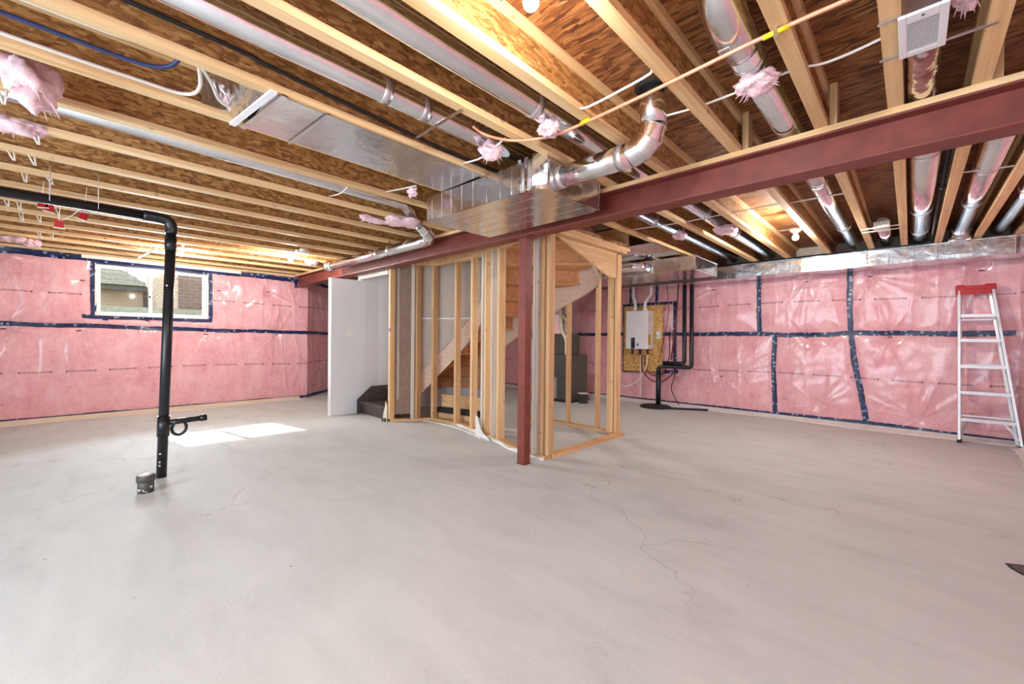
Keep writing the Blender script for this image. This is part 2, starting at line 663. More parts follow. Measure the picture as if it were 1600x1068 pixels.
def wool():
    k = NT('pink_glass_wool_fluff')
    v = k.coords(rand=4.0)
    f = k.noise(v, 26, 4, 0.65, 0.8)
    g = k.noise(k.coords((60, 60, 200), rand=4.0), 1.0, 4, 0.7, 1.5)
    k.color(k.ramp(k.math('ADD', k.math('MULTIPLY', f, 0.6), k.math('MULTIPLY', g, 0.4)), [(0.3, lin(228, 172, 184)), (0.5, lin(243, 208, 214)), (0.7, lin(250, 234, 236))]))
    k.set('Roughness', 1.0)
    k.set('Specular IOR Level', 0.05)
    k.bump(k.math('ADD', f, g), 0.5, 0.015)
    return k.m


M['wool'] = wool()
M['label_y'] = plain('amber_sticker', (206, 160, 40), 0.5, 0, 0.15, 60)
M['label_b'] = plain('blue_sticker', (40, 96, 176), 0.5, 0, 0.1, 60)
M['label_w'] = plain('printed_sticker', (214, 206, 200), 0.5, 0, 0.1, 60)
M['ceramic'] = plain('porcelain', (240, 236, 226), 0.3, 0, 0.02, 6)
M['bulb'] = emis('lit_bulb', (1.0, 0.97, 0.91, 1), BULB)
M['bulb_far'] = emis('lit_bulb_far', (1.0, 0.97, 0.91, 1), BULB * 2.0)
M['bulb_strong'] = emis('lit_bulb_strong', (1.0, 0.97, 0.91, 1), BULB * 1.4)
M['brick_dk'] = plain('brown_brick', (112, 92, 84), 0.85, 0, 0.25, 30)
M['brick_lt'] = plain('buff_brick', (196, 176, 152), 0.85, 0, 0.2, 40)
M['mortar'] = plain('mortar', (196, 186, 172), 0.9, 0, 0.08, 30)
M['shingle'] = plain('grey_shingles', (128, 128, 114), 0.9, 0, 0.3, 24)
M['eave'] = plain('dark_eave_metal', (74, 76, 68), 0.5, 0, 0.1, 8)
M['deck'] = plain('grey_green_timber', (126, 132, 116), 0.8, 0, 0.15, 12)


def glass():
    k = NT('window_glass')
    k.set('Base Color', (1, 1, 1, 1))
    k.set('Roughness', 0.02)
    k.set('Transmission Weight', 1.0)
    k.set('IOR', 1.12)
    nd = k.t.nodes
    tr = k.n('ShaderNodeBsdfTransparent')
    gl = k.n('ShaderNodeBsdfGlossy')
    gl.inputs['Roughness'].default_value = 0.03
    fr = k.n('ShaderNodeFresnel')
    fr.inputs[0].default_value = 1.45
    mx = k.n('ShaderNodeMixShader')
    k.l(fr.outputs[0], mx.inputs[0])
    k.l(tr.outputs[0], mx.inputs[1])
    k.l(gl.outputs[0], mx.inputs[2])
    out = [x for x in nd if x.type == 'OUTPUT_MATERIAL'][0]
    k.l(mx.outputs[0], out.inputs[0])
    return k.m


M['glass'] = glass()

# ------------------------------------------------------------------ setting: floor
ZJ = 2.415            # underside of the joists
ZS = 2.656            # underside of the subfloor
XL, XR, YF, YR = -8.7, 0.97, 7.7, -3.1
struct(box('floor', -9.9, 1.1, -3.2, 7.9, -0.12, 0.0, M['concrete']))


# ------------------------------------------------------------------ insulated walls
def fbm(u, v, seed, base, octs=4):
    rng = np.random.RandomState(seed)
    out = np.zeros_like(u)
    amp, fq = 1.0, base
    for _ in range(octs):
        for _ in range(5):
            a = rng.uniform(0, 2 * math.pi)
            ph = rng.uniform(0, 6.28)
            q = fq * rng.uniform(0.7, 1.4)
            out += amp / 5 * np.sin(q * (u * math.cos(a) + v * math.sin(a)) + ph)
        amp *= 0.5
        fq *= 2.0
    return out


def seg_dist(u, v, a, b):
    ax, ay = a
    bx, by = b
    dx, dy = bx - ax, by - ay
    t = np.clip(((u - ax) * dx + (v - ay) * dy) / (dx * dx + dy * dy + 1e-9), 0, 1)
    return np.hypot(u - ax - t * dx, v - ay - t * dy)


class Quilt:
    def __init__(self, origin, udir, nrm, length, z0, z1, staples, tapes, seed, puff=0.045):
        self.o, self.ud, self.nr = Vector(origin), Vector(udir), Vector(nrm)
        self.L, self.z0, self.z1 = length, z0, z1
        self.staples, self.tapes, self.seed, self.puff = staples, tapes, seed, puff
        rng = random.Random(seed)
        self.rays = []
        for s in staples:
            self.rays.append([(rng.uniform(-math.pi, math.pi), rng.uniform(0.035, 0.11), rng.uniform(0.4, 1.0), rng.uniform(0.15, 0.55)) for _ in range(13)])

    def disp(self, u, v):
        u, v = np.asarray(u, float), np.asarray(v, float)
        w = np.full_like(u, 9.0)
        for t in self.tapes:
            for a, b in zip(t[:-1], t[1:]):
                w = np.minimum(w, seg_dist(u, v, a, b))
        w = np.minimum(w, np.minimum(v - self.z0 + 0.02, self.z1 - v + 0.02))
        pil = 1 - np.exp(-np.maximum(w, 0) / 0.13)
        d = self.puff * pil * (0.75 + 0.35 * fbm(u, v, self.seed, 2.2, 3))
        d += 0.0035 * fbm(u, v, self.seed + 5, 14.0, 3) * (0.3 + pil)
        # slack vertical folds
        fo = np.abs(fbm(u * 1.0, v * 0.22, self.seed + 9, 11.0, 2))
        d += 0.010 * pil * np.exp(-fo * 7.0)
        for (su, sv), rays in zip(self.staples, self.rays):
            r = np.hypot(u - su, v - sv)
            near = r < 1.1
            if not near.any():
                continue
            rr = r[near]
            an = np.arctan2((v - sv)[near], (u - su)[near])
            add = -0.035 * np.exp(-(rr / 0.10) ** 2)
            for a0, wd, am, ln in rays:
                da = np.abs((an - a0 + math.pi) % (2 * math.pi) - math.pi)
                add += 0.017 * am * np.exp(-(da / wd) ** 2) * np.exp(-rr / ln) * (rr / (rr + 0.06))
            d[near] += add
        return d

    def at(self, u, v, off=0.0):
        d = float(self.disp(np.array([u]), np.array([v]))[0])
        return self.o + self.ud * u + Vector((0, 0, v)) + self.nr * (d + off)

    def build(self, name, res, mat, holes=(), parent=None):
        us = list(np.linspace(0, self.L, int(self.L / res) + 1))
        vs = list(np.linspace(self.z0, self.z1, int((self.z1 - self.z0) / res) + 1))
        for h in holes:
            us += [h[0], h[1]]
            vs += [h[2], h[3]]
        us, vs = np.array(sorted(set(us))), np.array(sorted(set(vs)))
        U, Vv = np.meshgrid(us, vs)
        D = self.disp(U.ravel(), Vv.ravel())
        o, ud, nr = np.array(self.o), np.array(self.ud), np.array(self.nr)
        P = o + U.ravel()[:, None] * ud + Vv.ravel()[:, None] * np.array([0, 0, 1.0]) + D[:, None] * nr
        nu, nv = len(us), len(vs)
        idx = np.arange(nu * nv).reshape(nv, nu)
        q = np.stack([idx[:-1, :-1], idx[:-1, 1:], idx[1:, 1:], idx[1:, :-1]], -1).reshape(-1, 4)
        uc = ((us[:-1] + us[1:]) / 2)[None, :].repeat(nv - 1, 0).ravel()
        vc = ((vs[:-1] + vs[1:]) / 2)[:, None].repeat(nu - 1, 1).ravel()
        keep = np.ones(len(q), bool)
        for h in holes:
            keep &= ~((uc > h[0]) & (uc < h[1]) & (vc > h[2]) & (vc < h[3]))
        q = q[keep]
        # orientation
        if self.ud.cross(Vector((0, 0, 1))).dot(self.nr) < 0:
            q = q[:, ::-1]
        me = bpy.data.meshes.new(name)
        me.vertices.add(len(P))
        me.vertices.foreach_set('co', P.ravel())
        me.loops.add(len(q) * 4)
        me.loops.foreach_set('vertex_index', q.ravel().astype(np.int32))
        me.polygons.add(len(q))
        me.polygons.foreach_set('loop_start', np.arange(0, len(q) * 4, 4, dtype=np.int32))
        me.polygons.foreach_set('use_smooth', np.ones(len(q), bool))
        me.update(calc_edges=True)
        uvl = me.uv_layers.new(name='UVMap')
        uvs = np.stack([U.ravel()[q.ravel()], Vv.ravel()[q.ravel()]], -1)
        uvl.data.foreach_set('uv', uvs.ravel())
        me.validate()
        return link_obj(name, me, mat, parent)

    def tape(self, pts, w, parent, name='tape'):
        P = []
        for a, b in zip(pts[:-1], pts[1:]):
            n = max(2, int(math.dist(a, b) / 0.06))
            for k in range(n):
                P.append((a[0] + (b[0] - a[0]) * k / n, a[1] + (b[1] - a[1]) * k / n))
        P.append(pts[-1])
        rng = random.Random(len(P) * 31 + int(P[0][0] * 100))
        V, Fc = [], []
        n = len(P)
        for i, p in enumerate(P):
            a, b = P[max(0, i - 1)], P[min(n - 1, i + 1)]
            L = math.dist(a, b)
            sx, sy = -(b[1] - a[1]) / L, (b[0] - a[0]) / L
            for k in (-1, -0.35, 0.35, 1):
                j = 0.5 * w * k * (1 + rng.uniform(-0.14, 0.14)) + math.sin(i * 0.37 + pts[0][0]) * 0.004
                V.append(self.at(p[0] + sx * j, min(max(p[1] + sy * j, 0.004), 2.40), 0.006 + 0.003 * (abs(k) < 0.5)))
        for i in range(n - 1):
            for k in range(3):
                f = (i * 4 + k, (i + 1) * 4 + k, (i + 1) * 4 + k + 1, i * 4 + k + 1)
                Fc.append(f)
        return mesh(name, V, Fc, M['tape'], parent, True)

    def staple(self, u, v, parent, w=0.05):
        c = self.at(u, v, 0.008)
        a, b = c - self.ud * w / 2, c + self.ud * w / 2
        return bar('staple', a, b, 0.016, 0.012, M['dark'], parent)


def floor_edge(name, pts, w, normal, mat, parent, seed=1):
    rng = random.Random(seed)
    P = smooth_path([(p[0], p[1], 0) for p in pts], 3)
    V, Fc = [], []
    nr = Vector(normal)
    for i, p in enumerate(P):
        ww = w * (1 + 0.22 * math.sin(i * 0.31 + seed) + rng.uniform(-0.08, 0.08))
        V += [p + Vector((0, 0, 0.05)), p + nr * ww * 0.25 + Vector((0, 0, 0.026 + 0.008 * math.sin(i * 0.9))),
              p + nr * ww * 0.7 + Vector((0, 0, 0.012 + 0.005 * math.sin(i * 0.7))), p + nr * ww + Vector((0, 0, 0.002)),
              p + nr * ww + Vector((0, 0, 0.0))]
    for i in range(len(P) - 1):
        for k in range(4):
            Fc.append((i * 5 + k, i * 5 + k + 1, (i + 1) * 5 + k + 1, (i + 1) * 5 + k))
    return mesh(name, V, Fc, mat, parent, True)


# --- left wall (x = -8.7), u runs along +y from y = -3.1
U0 = -3.1
def lu(y): return y - U0
WIN = (0.17, 1.52, 1.51, 2.27)        # y0 y1 z0 z1
lt_main = [[(0.0, 1.37), (lu(0.2), 1.34), (lu(1.6), 1.31), (lu(3.15), 1.30)],
           [(0.0, 0.05), (lu(3.15), 0.03)],
           [(0.0, 2.35), (lu(3.15), 2.33)]]
lt_win = [[(lu(WIN[0]) - 0.03, WIN[3]), (lu(WIN[0]) - 0.03, WIN[2] - 0.02)],
          [(lu(WIN[1]) + 0.04, WIN[3] + 0.03), (lu(WIN[1]) + 0.04, WIN[2] - 0.05)],
          [(lu(WIN[0]) - 0.14, WIN[2] - 0.03), (lu(WIN[1]) + 0.06, WIN[2] - 0.035)]]
st_l = [(lu(0.03), 2.0), (lu(1.68), 2.0), (lu(0.0), 1.27), (lu(1.5), 1.24), (lu(0.75), 1.44), (lu(2.45), 2.05), (lu(2.6), 1.25), (lu(-0.75), 2.28), (lu(-0.7), 1.28)]
Q = Quilt((XL, U0, 0), (0, 1, 0), (1, 0, 0), 6.25, 0.0, 2.37, st_l, lt_main + lt_win, 3)
wall_left = struct(Q.build('wall_left', 0.016, M['pink'], [(lu(WIN[0]), lu(WIN[1]), WIN[2], WIN[3])]))
for t in lt_main:
    Q.tape(t, 0.062 if t[0][1] > 1 else 0.05, wall_left)
Q.tape([(lu(-3.1), 2.33), (lu(3.13), 2.315)], 0.075, wall_left)
for t in lt_win:
    Q.tape(t, 0.06, wall_left)
Q.tape([(lu(WIN[0]) - 0.05, WIN[3] + 0.025), (lu(WIN[1]) + 0.06, WIN[3] + 0.02)], 0.06, wall_left)
Q.tape([(lu(0.24), 1.455), (lu(0.30), 1.455)], 0.05, wall_left)
Q.tape([(lu(2.93), 2.33), (lu(2.93), 2.16)], 0.06, wall_left)
for s in st_l:
    Q.staple(s[0], s[1], wall_left)
floor_edge('sheet_edge', [(XL + 0.02, -3.0 + 0.4 * i) for i in range(16)], 0.17, (1, 0, 0), M['cream'], wall_left, 4)
box('backing', XL - 0.19, XL - 0.13, U0, WIN[0], 0, ZS, M['mortar'], wall_left)
box('backing', XL - 0.19, XL - 0.13, WIN[1], 3.2, 0, ZS, M['mortar'], wall_left)
box('backing', XL - 0.19, XL - 0.13, WIN[0], WIN[1], 0, WIN[2], M['mortar'], wall_left)
box('backing', XL - 0.19, XL - 0.13, WIN[0], WIN[1], WIN[3] + 0.10, ZS, M['mortar'], wall_left)
box('sill_plate', XL - 0.12, XL + 0.03, U0, 3.2, 2.375, 2.413, M['pine_y'], wall_left)
box('rim_board', XL - 0.11, XL - 0.02, U0, 3.2, 2.413, ZS, M['osb_web'], wall_left)
# white foam over the window head
box('foam_strip', XL - 0.02, XL + 0.055, 0.02, 2.0, 2.325, 2.373, M['white_sheet'], wall_left)

# --- angled return of the left wall, then the deep bay behind the stair
A0, A1 = Vector((XL, 3.12, 0)), Vector((-9.72, 4.2, 0))
dA = (A1 - A0).normalized()
nA = Vector((dA.y, -dA.x, 0))
if nA.x < 0: nA = -nA
LA = (A1 - A0).length
tA = [[(0, 1.30), (LA, 1.29)], [(0, 0.03), (LA, 0.03)], [(0, 2.33), (LA, 2.33)]]
QA = Quilt(A0, dA, nA, LA, 0, 2.37, [(0.5, 1.95), (0.6, 0.6)], tA, 8)
wall_ret = struct(QA.build('wall_return', 0.022, M['pink']))
for t in tA: QA.tape(t, 0.06, wall_ret)
prism('backing', [A0, A1 + dA * 0.3, A1 + dA * 0.3 - nA * 0.1, A0 - nA * 0.1], -nA * 0.06, -nA * 0.06 + Vector((0, 0, ZS)), M['mortar'], wall_ret)
QB = Quilt((-9.72, 4.15, 0), (0, 1, 0), (1, 0, 0), 3.6, 0, 2.4, [], [[(0, 1.3), (3.6, 1.3)]], 9)
wall_bay = struct(QB.build('wall_bay', 0.05, M['pink']))
box('backing', -9.95, -9.8, 4.1, 7.9, 0, ZS, M['mortar'], wall_bay)

# --- far wall (y = 7.7), u = x + 9.75
def fu(x): return x + 9.75
tF = [[(0, 1.31), (fu(-4.3), 1.33), (fu(-2.2), 1.325), (fu(-1.79), 1.335), (fu(-1.4), 1.305), (fu(-0.9), 1.315), (fu(-0.62), 1.345), (fu(-0.3), 1.33), (fu(0.9), 1.325)],
      [(fu(-1.80), 2.36), (fu(-1.795), 1.9), (fu(-1.785), 1.34)],
      [(fu(-0.635), 2.36), (fu(-0.64), 1.8), (fu(-0.63), 1.34)],
      [(fu(-1.57), 1.30), (fu(-1.575), 0.7), (fu(-1.55), 0.06)],
      [(fu(-0.62), 1.34), (fu(-0.57), 0.9), (fu(-0.50), 0.45), (fu(-0.43), 0.07)],
      [(0, 0.04), (fu(-3), 0.05), (fu(-1.55), 0.06), (fu(-0.43), 0.075), (fu(0.9), 0.04)]]
tH = [[(fu(-4.08), 2.38), (fu(-4.08), 1.92)], [(fu(-3.53), 2.36), (fu(-3.54), 1.90)],
      [(fu(-4.25), 1.90), (fu(-3.15), 1.92)], [(fu(-3.18), 1.92), (fu(-3.165), 0.66)],
      [(fu(-4.22), 1.9), (fu(-4.21), 0.60)], [(fu(-4.25), 0.59), (fu(-3.1), 0.63)]]
st_f = [(fu(-1.15), 2.12), (fu(-0.42), 2.13), (fu(-1.15), 1.27), (fu(-2.5), 2.1), (fu(-2.35), 0.6), (fu(-0.2), 1.28), (fu(0.62), 2.1), (fu(0.75), 0.35), (fu(-2.9), 1.0), (fu(-5.2), 2.0), (fu(-5.4), 1.0), (fu(-1.0), 0.25), (fu(0.1), 0.2)]
QF = Quilt((-9.75, YF, 0), (1, 0, 0), (0, -1, 0), 10.75, 0, 2.42, st_f, tF + tH, 21, 0.055)
wall_far = struct(QF.build('wall_far', 0.016, M['pink']))
for i, t in enumerate(tF): QF.tape(t, 0.068 if i < 5 else 0.05, wall_far)
for t in tH: QF.tape(t, 0.06, wall_far)
for s in st_f[:7]: QF.staple(s[0], s[1], wall_far)
floor_edge('sheet_edge', [(-9.6 + 0.35 * i, YF - 0.02) for i in range(31)], 0.15, (0, -1, 0), M['white_sheet'], wall_far, 2)
box('backing', -9.95, 1.1, YF + 0.06, YF + 0.2, 0, ZS + 0.02, M['mortar'], wall_far)

# --- right wall (x = 0.97)
QR = Quilt((XR, YR, 0), (0, 1, 0), (-1, 0, 0), 10.85, 0, 2.42, [(9.2, 2.0), (9.6, 1.2), (7.5, 2.0)], [[(0, 1.33), (10.85, 1.33)], [(0, 0.04), (10.85, 0.04)]], 31, 0.05)
wall_right = struct(QR.build('wall_right', 0.04, M['pink']))
QR.tape([(0, 1.33), (10.8, 1.33)], 0.065, wall_right)
QR.tape([(0, 0.04), (10.8, 0.04)], 0.05, wall_right)
floor_edge('sheet_edge', [(XR - 0.02, -3 + 0.4 * i) for i in range(27)], 0.12, (-1, 0, 0), M['white_sheet'], wall_right, 6)
box('backing', XR + 0.06, XR + 0.2, YR, 7.9, 0, ZS + 0.02, M['mortar'], wall_right)

# --- rear wall behind the camera, its opening invented to let the fill light in
wall_rear = struct_empty('wall_rear', (-4, YR, 0))
box('wall_panel', -9.0, -3.9, YR - 0.2, YR, 0, ZS, M['drywall'], wall_rear)
box('wall_panel', 0.5, 1.1, YR - 0.2, YR, 0, ZS, M['drywall'], wall_rear)
box('wall_panel', -3.9, 0.5, YR - 0.2, YR, 2.25, ZS, M['drywall'], wall_rear)

# ------------------------------------------------------------------ ceiling: subfloor and I-joists
ceiling = struct_empty('ceiling', (-4, 2, ZS))
HX0, HX1, HY0, HY1 = -5.3, -2.62, 3.25, 4.85     # stair opening
box('subfloor', -9.95, -8.85, 3.15, 7.9, ZS, ZS + 0.018, M['osb_floor'], ceiling)
box('subfloor', -8.85, HX0, -3.3, 7.9, ZS, ZS + 0.018, M['osb_floor'], ceiling)
box('subfloor', HX1, 1.1, -3.3, 7.9, ZS, ZS + 0.018, M['osb_floor'], ceiling)
box('subfloor', HX0, HX1, -3.3, HY0, ZS, ZS + 0.018, M['osb_floor'], ceiling)
box('subfloor', HX0, HX1, HY1, 7.9, ZS, ZS + 0.018, M['osb_floor'], ceiling)
box('wall_above', HX0 - 0.02, HX1 + 0.02, HY1, HY1 + 0.02, ZS, 4.6, M['drywall_back'], ceiling)
box('wall_above', HX0 - 0.02, HX1 + 0.02, HY0 - 0.02, HY0, ZS, 4.6, M['drywall_back'], ceiling)
box('wall_above', HX0 - 0.02, HX0, HY0, HY1, ZS, 4.6, M['drywall_back'], ceiling)
box('wall_above', HX1, HX1 + 0.02, HY0, HY1, ZS, 4.6, M['drywall_back'], ceiling)
box('upper_lid', HX0 - 0.02, HX1 + 0.02, HY0 - 0.02, HY1 + 0.02, 4.6, 4.62, M['drywall_back'], ceiling)
FWD, FH = 0.062, 0.038
JX = [-9.2, -8.59, -8.0, -7.455, -6.95, -6.425, -5.91, -5.36, -4.83, -4.345, -3.81, -3.29, -2.81, -2.34, -1.76, -1.335, -0.855, -0.41, -0.10, 0.195, 0.51, 0.82]


def joist(x, y0, y1):
    j = bpy.data.objects.new('joist', None)
    COL.objects.link(j)
    j.parent = ceiling
    j.matrix_parent_inverse = world_of(ceiling).inverted()
    j.location = (x, y0, ZJ)
    c = x + FWD / 2
    box('bottom_flange', x, x + FWD, y0, y1, ZJ, ZJ + FH, M['pine_y'], j, 0.002)
    box('web', c - 0.005, c + 0.005, y0, y1, ZJ + FH, ZS - FH, M['osb_web'], j)
    box('top_flange', x, x + FWD, y0, y1, ZS - FH, ZS, M['pine_y'], j)
    return j


for x in JX:
    if HX0 < x < HX1:
        joist(x, YR, 3.22)
        joist(x, HY1 + 0.03, 7.74)
    elif x < -8.9:
        joist(x, 3.6, 7.74)
    else:
        joist(x, YR, 7.74)
box('trimmer', HX0, HX1, HY1, HY1 + 0.03, ZJ, ZS, M['plate_x'], ceiling)
box('trimmer', HX0, HX1, 3.22, HY0, ZJ, ZS, M['plate_x'], ceiling)
# wood blocks beside the beam, between joists
for x in (-0.79, -0.345, 0.26):
    box('squash_block', x, x + 0.035, 2.93, 3.03, ZJ, ZS, M['stud'], ceiling)

# ------------------------------------------------------------------ steel beam and post
beam = thing('steel_beam', 'long red-oxide steel I-beam running under the ceiling joists', 'beam', (-3.9, 2.98, 2.185))
box('bottom_flange', XL - 0.05, XR + 0.02, 2.90, 3.06, 2.185, 2.197, M['red_steel'], beam, 0.002)
box('web', XL - 0.05, XR + 0.02, 2.975, 2.985, 2.197, 2.368, M['red_steel'], beam)
box('top_flange', XL - 0.05, XR + 0.02, 2.90, 3.06, 2.368, 2.380, M['red_steel'], beam, 0.002)
box('nailer_plank', XL, XR, 2.905, 3.055, 2.380, ZJ, M['pine_x'], beam, 0.002)
post = thing('steel_post', 'red-oxide square steel post standing in front of the stud wall', 'post', (-2.695, 2.985, 0))
box('shaft', -2.74, -2.65, 2.94, 3.03, 0.008, 2.175, M['red_steel'], post, 0.004)
box('cap_plate', -2.77, -2.62, 2.915, 3.055, 2.175, 2.185, M['red_steel'], post)
box('base_plate', -2.745, -2.645, 2.935, 3.035, 0, 0.008, M['red_steel'], post)

# ------------------------------------------------------------------ window and the neighbour's house outside
win = struct_empty('window_1', (XL - 0.06, 0.85, 1.5))
y0, y1, z0, z1 = WIN
xf0, xf1 = XL - 0.13, XL - 0.045
box('frame_side', xf0, xf1, y0, y0 + 0.05, z0, z1, M['white'], win, 0.004)
box('frame_side', xf0, xf1, y1 - 0.05, y1, z0, z1, M['white'], win, 0.004)
box('frame_head', xf0, xf1, y0 + 0.05, y1 - 0.05, z1 - 0.045, z1, M['white'], win, 0.004)
box('frame_sill', xf0, xf1 + 0.02, y0 + 0.05, y1 - 0.05, z0, z0 + 0.05, M['white'], win, 0.004)
ym = 0.79
box('sash_stile', xf0 + 0.015, xf1 - 0.015, ym - 0.018, ym + 0.018, z0 + 0.05, z1 - 0.045, M['white'], win, 0.003)
box('pane', xf0 + 0.035, xf0 + 0.04, y0 + 0.05, ym - 0.018, z0 + 0.05, z1 - 0.045, M['glass'], win)
box('pane', xf0 + 0.055, xf0 + 0.06, ym + 0.018, y1 - 0.05, z0 + 0.05, z1 - 0.045, M['glass'], win)
box('latch', xf1 - 0.018, xf1 + 0.002, ym - 0.028, ym - 0.006, 1.80, 1.84, M['dark'], win, 0.003)
box('reveal', XL - 0.13, XL + 0.02, y0 - 0.012, y0, z0 - 0.01, z1 + 0.01, M['white_sheet'], win)
box('reveal', XL - 0.13, XL + 0.02, y1, y1 + 0.012, z0 - 0.01, z1 + 0.01, M['white_sheet'], win)
box('reveal', XL - 0.13, XL + 0.02, y0, y1, z1, z1 + 0.012, M['white_sheet'], win)
box('reveal', XL - 0.13, XL + 0.03, y0, y1, z0 - 0.012, z0, M['white_sheet'], win)

struct(box('ground_outside', -30, -10.05, -12, 16, 1.1, 1.3, M['deck']))
box('near_strip', -10.05, -8.9, -12, 3.0, 1.1, 1.3, M['deck'], bpy.data.objects['ground_outside'])
fence = thing('low_fence', 'grey-green timber rail fence seen low through the basement window', 'fence', (-11.2, 0.8, 1.3))
for i, (za, zb) in enumerate(((1.30, 1.44), (1.46, 1.60), (1.62, 1.78))):
    box('rail', -11.3, -11.26, -1.5, 3.5, za, zb, M['deck'], fence)
for yy in (-1.4, 0.2, 1.9, 3.4):
    box('fence_post', -11.38, -11.3, yy, yy + 0.08, 1.3, 1.8, M['deck'], fence)

house = thing('neighbour_house', 'buff brick house with grey shingle roof beyond the basement window', 'house', (-17, 0, 1.3))
box('wall', -19, -17.0, -8, 1.36, 1.3, 2.62, M['brick_lt'], house)
mb_v, mb_f = [], []
rng = random.Random(5)
for r in range(18):
    zz = 1.32 + r * 0.073
    off = 0.12 * (r % 2)
    for c in range(16):
        yy = -2.3 + off + c * 0.235
        if yy + 0.225 > 1.36: continue
        b = len(mb_v)
        xx = -16.985 + rng.uniform(-0.004, 0.004)
        for (px, py, pz) in ((-17, yy, zz), (xx, yy, zz), (xx, yy + 0.222, zz), (-17, yy + 0.222, zz), (-17, yy, zz + 0.063), (xx, yy, zz + 0.063), (xx, yy + 0.222, zz + 0.063), (-17, yy + 0.222, zz + 0.063)):
            mb_v.append((px, py, pz))
        for f in BOXF: mb_f.append(tuple(b + i for i in f))
cr = mesh('brick_courses', mb_v, mb_f, M['brick_lt'], house)
cr['kind'] = 'stuff'
prism('roof', [(-16.6, -8.5, 2.66), (-16.6, 1.40, 2.66), (-18.6, -0.2, 4.1), (-18.6, -7.0, 4.1)], (0, 0, 0), (-0.05, 0, 0.10), M['shingle'], house)
for r in range(9):
    t0 = r / 9.0
    xx, zz = -16.6 - 2.0 * t0, 2.70 + 1.44 * t0
    yr = 1.38 - 1.6 * t0
    bar('shingle_course', (xx, -5, zz + 0.055), (xx, yr, zz + 0.055), 0.26, 0.02, M['shingle'], house, up=(0.58, 0, 0.81))
box('gutter', -16.72, -16.55, -8.5, 1.42, 2.52, 2.67, M['eave'], house, 0.01)
tube('downspout', [(-16.95, 1.405, 2.6), (-16.95, 1.405, 1.3)], 0.05, M['eave'], house, 8)

pier = thing('brick_pier', 'dark brown brick house corner close outside the basement window', 'brick wall', (-12.05, 1.8, 1.3))
box('core', -18.2, -12.02, 1.55, 3.6, 1.3, 3.1, M['mortar'], pier)
bx_me = None
for r in range(24):
    zz = 1.31 + r * 0.076
    for c in range(-1, 3):
        yy = 1.555 + c * 0.225 + (0.112 if r % 2 else 0.0)
        ya, yb = max(1.55, yy), yy + 0.212
        if yb - ya < 0.04 or yb > 2.3: continue
        box('brick', -12.03, -12.005 + rng.uniform(-0.004, 0.004), ya, yb, zz, zz + 0.064, M['brick_dk'], pier)
# the pier's return face, small bricks running away
mb_v, mb_f = [], []
for r in range(24):
    zz = 1.31 + r * 0.076
    for c in range(27):
        xx = -12.03 - c * 0.225 - (0.112 if r % 2 else 0)
        b = len(mb_v)
        ys = 1.535 + rng.uniform(-0.003, 0.003)
        for (px, py, pz) in ((xx - 0.212, ys, zz), (xx, ys, zz), (xx, 1.56, zz), (xx - 0.212, 1.56, zz), (xx - 0.212, ys, zz + 0.064), (xx, ys, zz + 0.064), (xx, 1.56, zz + 0.064), (xx - 0.212, 1.56, zz + 0.064)):
            mb_v.append((px, py, pz))
        for f in BOXF: mb_f.append(tuple(b + i for i in f))
rf = mesh('return_bricks', mb_v, mb_f, M['brick_lt'], pier)
rf['kind'] = 'stuff'

# ------------------------------------------------------------------ curved staircase
CX, CY = -4.55, 3.15
NST, ZTOP = 14, 2.76
RI = 0.85


def r_out(t, a=1.85, b=1.62, p=3.2):
    if t > math.pi / 2:
        a, p = 1.82, 3.2 + 3.6 * min(1.0, (t - math.pi / 2) / 0.5)
    return (abs(math.cos(t) / a) ** p + abs(math.sin(t) / b) ** p) ** (-1 / p)


def pol(t, r):
    return (CX - r * math.cos(t), CY + r * math.sin(t))


def z_of(t):
    return ZTOP * t / math.pi


stair = thing('curved_staircase', 'curved half-turn timber staircase seen from below behind the studs', 'staircase', (CX, CY, 0))
for i in range(NST):
    t0, t1 = math.pi * i / NST, math.pi * (i + 1) / NST
    zt = ZTOP * (i + 1) / NST
    a, b = pol(t0 - 0.035, RI + 0.02), pol(t0 - 0.035, r_out(max(t0, 0)) - 0.02)
    c, d = pol(t1 + 0.02, r_out(t1) - 0.02), pol(t1 + 0.02, RI + 0.02)
    mt = M['stain'] if i < 2 else M['ply']
    prism('tread', [(a[0], a[1], 0), (b[0], b[1], 0), (c[0], c[1], 0), (d[0], d[1], 0)], (0, 0, zt - 0.03), (0, 0, zt), mt, stair)
    a, b = pol(t0, RI + 0.02), pol(t0, r_out(t0) - 0.02)
    dx, dy = b[0] - a[0], b[1] - a[1]
    L = math.hypot(dx, dy)
    nx, ny = -dy / L * 0.018, dx / L * 0.018
    prism('riser', [(a[0], a[1], 0), (b[0], b[1], 0), (b[0] + nx, b[1] + ny, 0), (a[0] + nx, a[1] + ny, 0)], (0, 0, zt - ZTOP / NST - (0.02 if i else 0)), (0, 0, zt - 0.03), mt, stair)
ts = [math.pi * k / 60 for k in range(61)]
ti = ts[3:47]
ribbon('inner_stringer', [pol(t, RI) for t in ti], 0.018, [max(0.0, z_of(t) - 0.06) for t in ti], [min(2.40, z_of(t) + 0.27) for t in ti], M['ply_pale'], stair)
ribbon('outer_stringer', [pol(t, r_out(t)) for t in ts[3:]], 0.018, [max(0.0, z_of(t) - 0.19) for t in ts[3:]], [z_of(t) + 0.20 for t in ts[3:]], M['ply_pale'], stair)
for k in range(4):
    tk_ = [t for t in ts[9:26] if z_of(t) > 0.40 + 0.197 * k]
    if len(tk_) > 2:
        ribbon('closure_board', [pol(t, r_out(t) - 0.10 - 0.012 * k) for t in tk_], 0.01, 0.36 + 0.197 * k, 0.545 + 0.197 * k, M['ply'], stair)
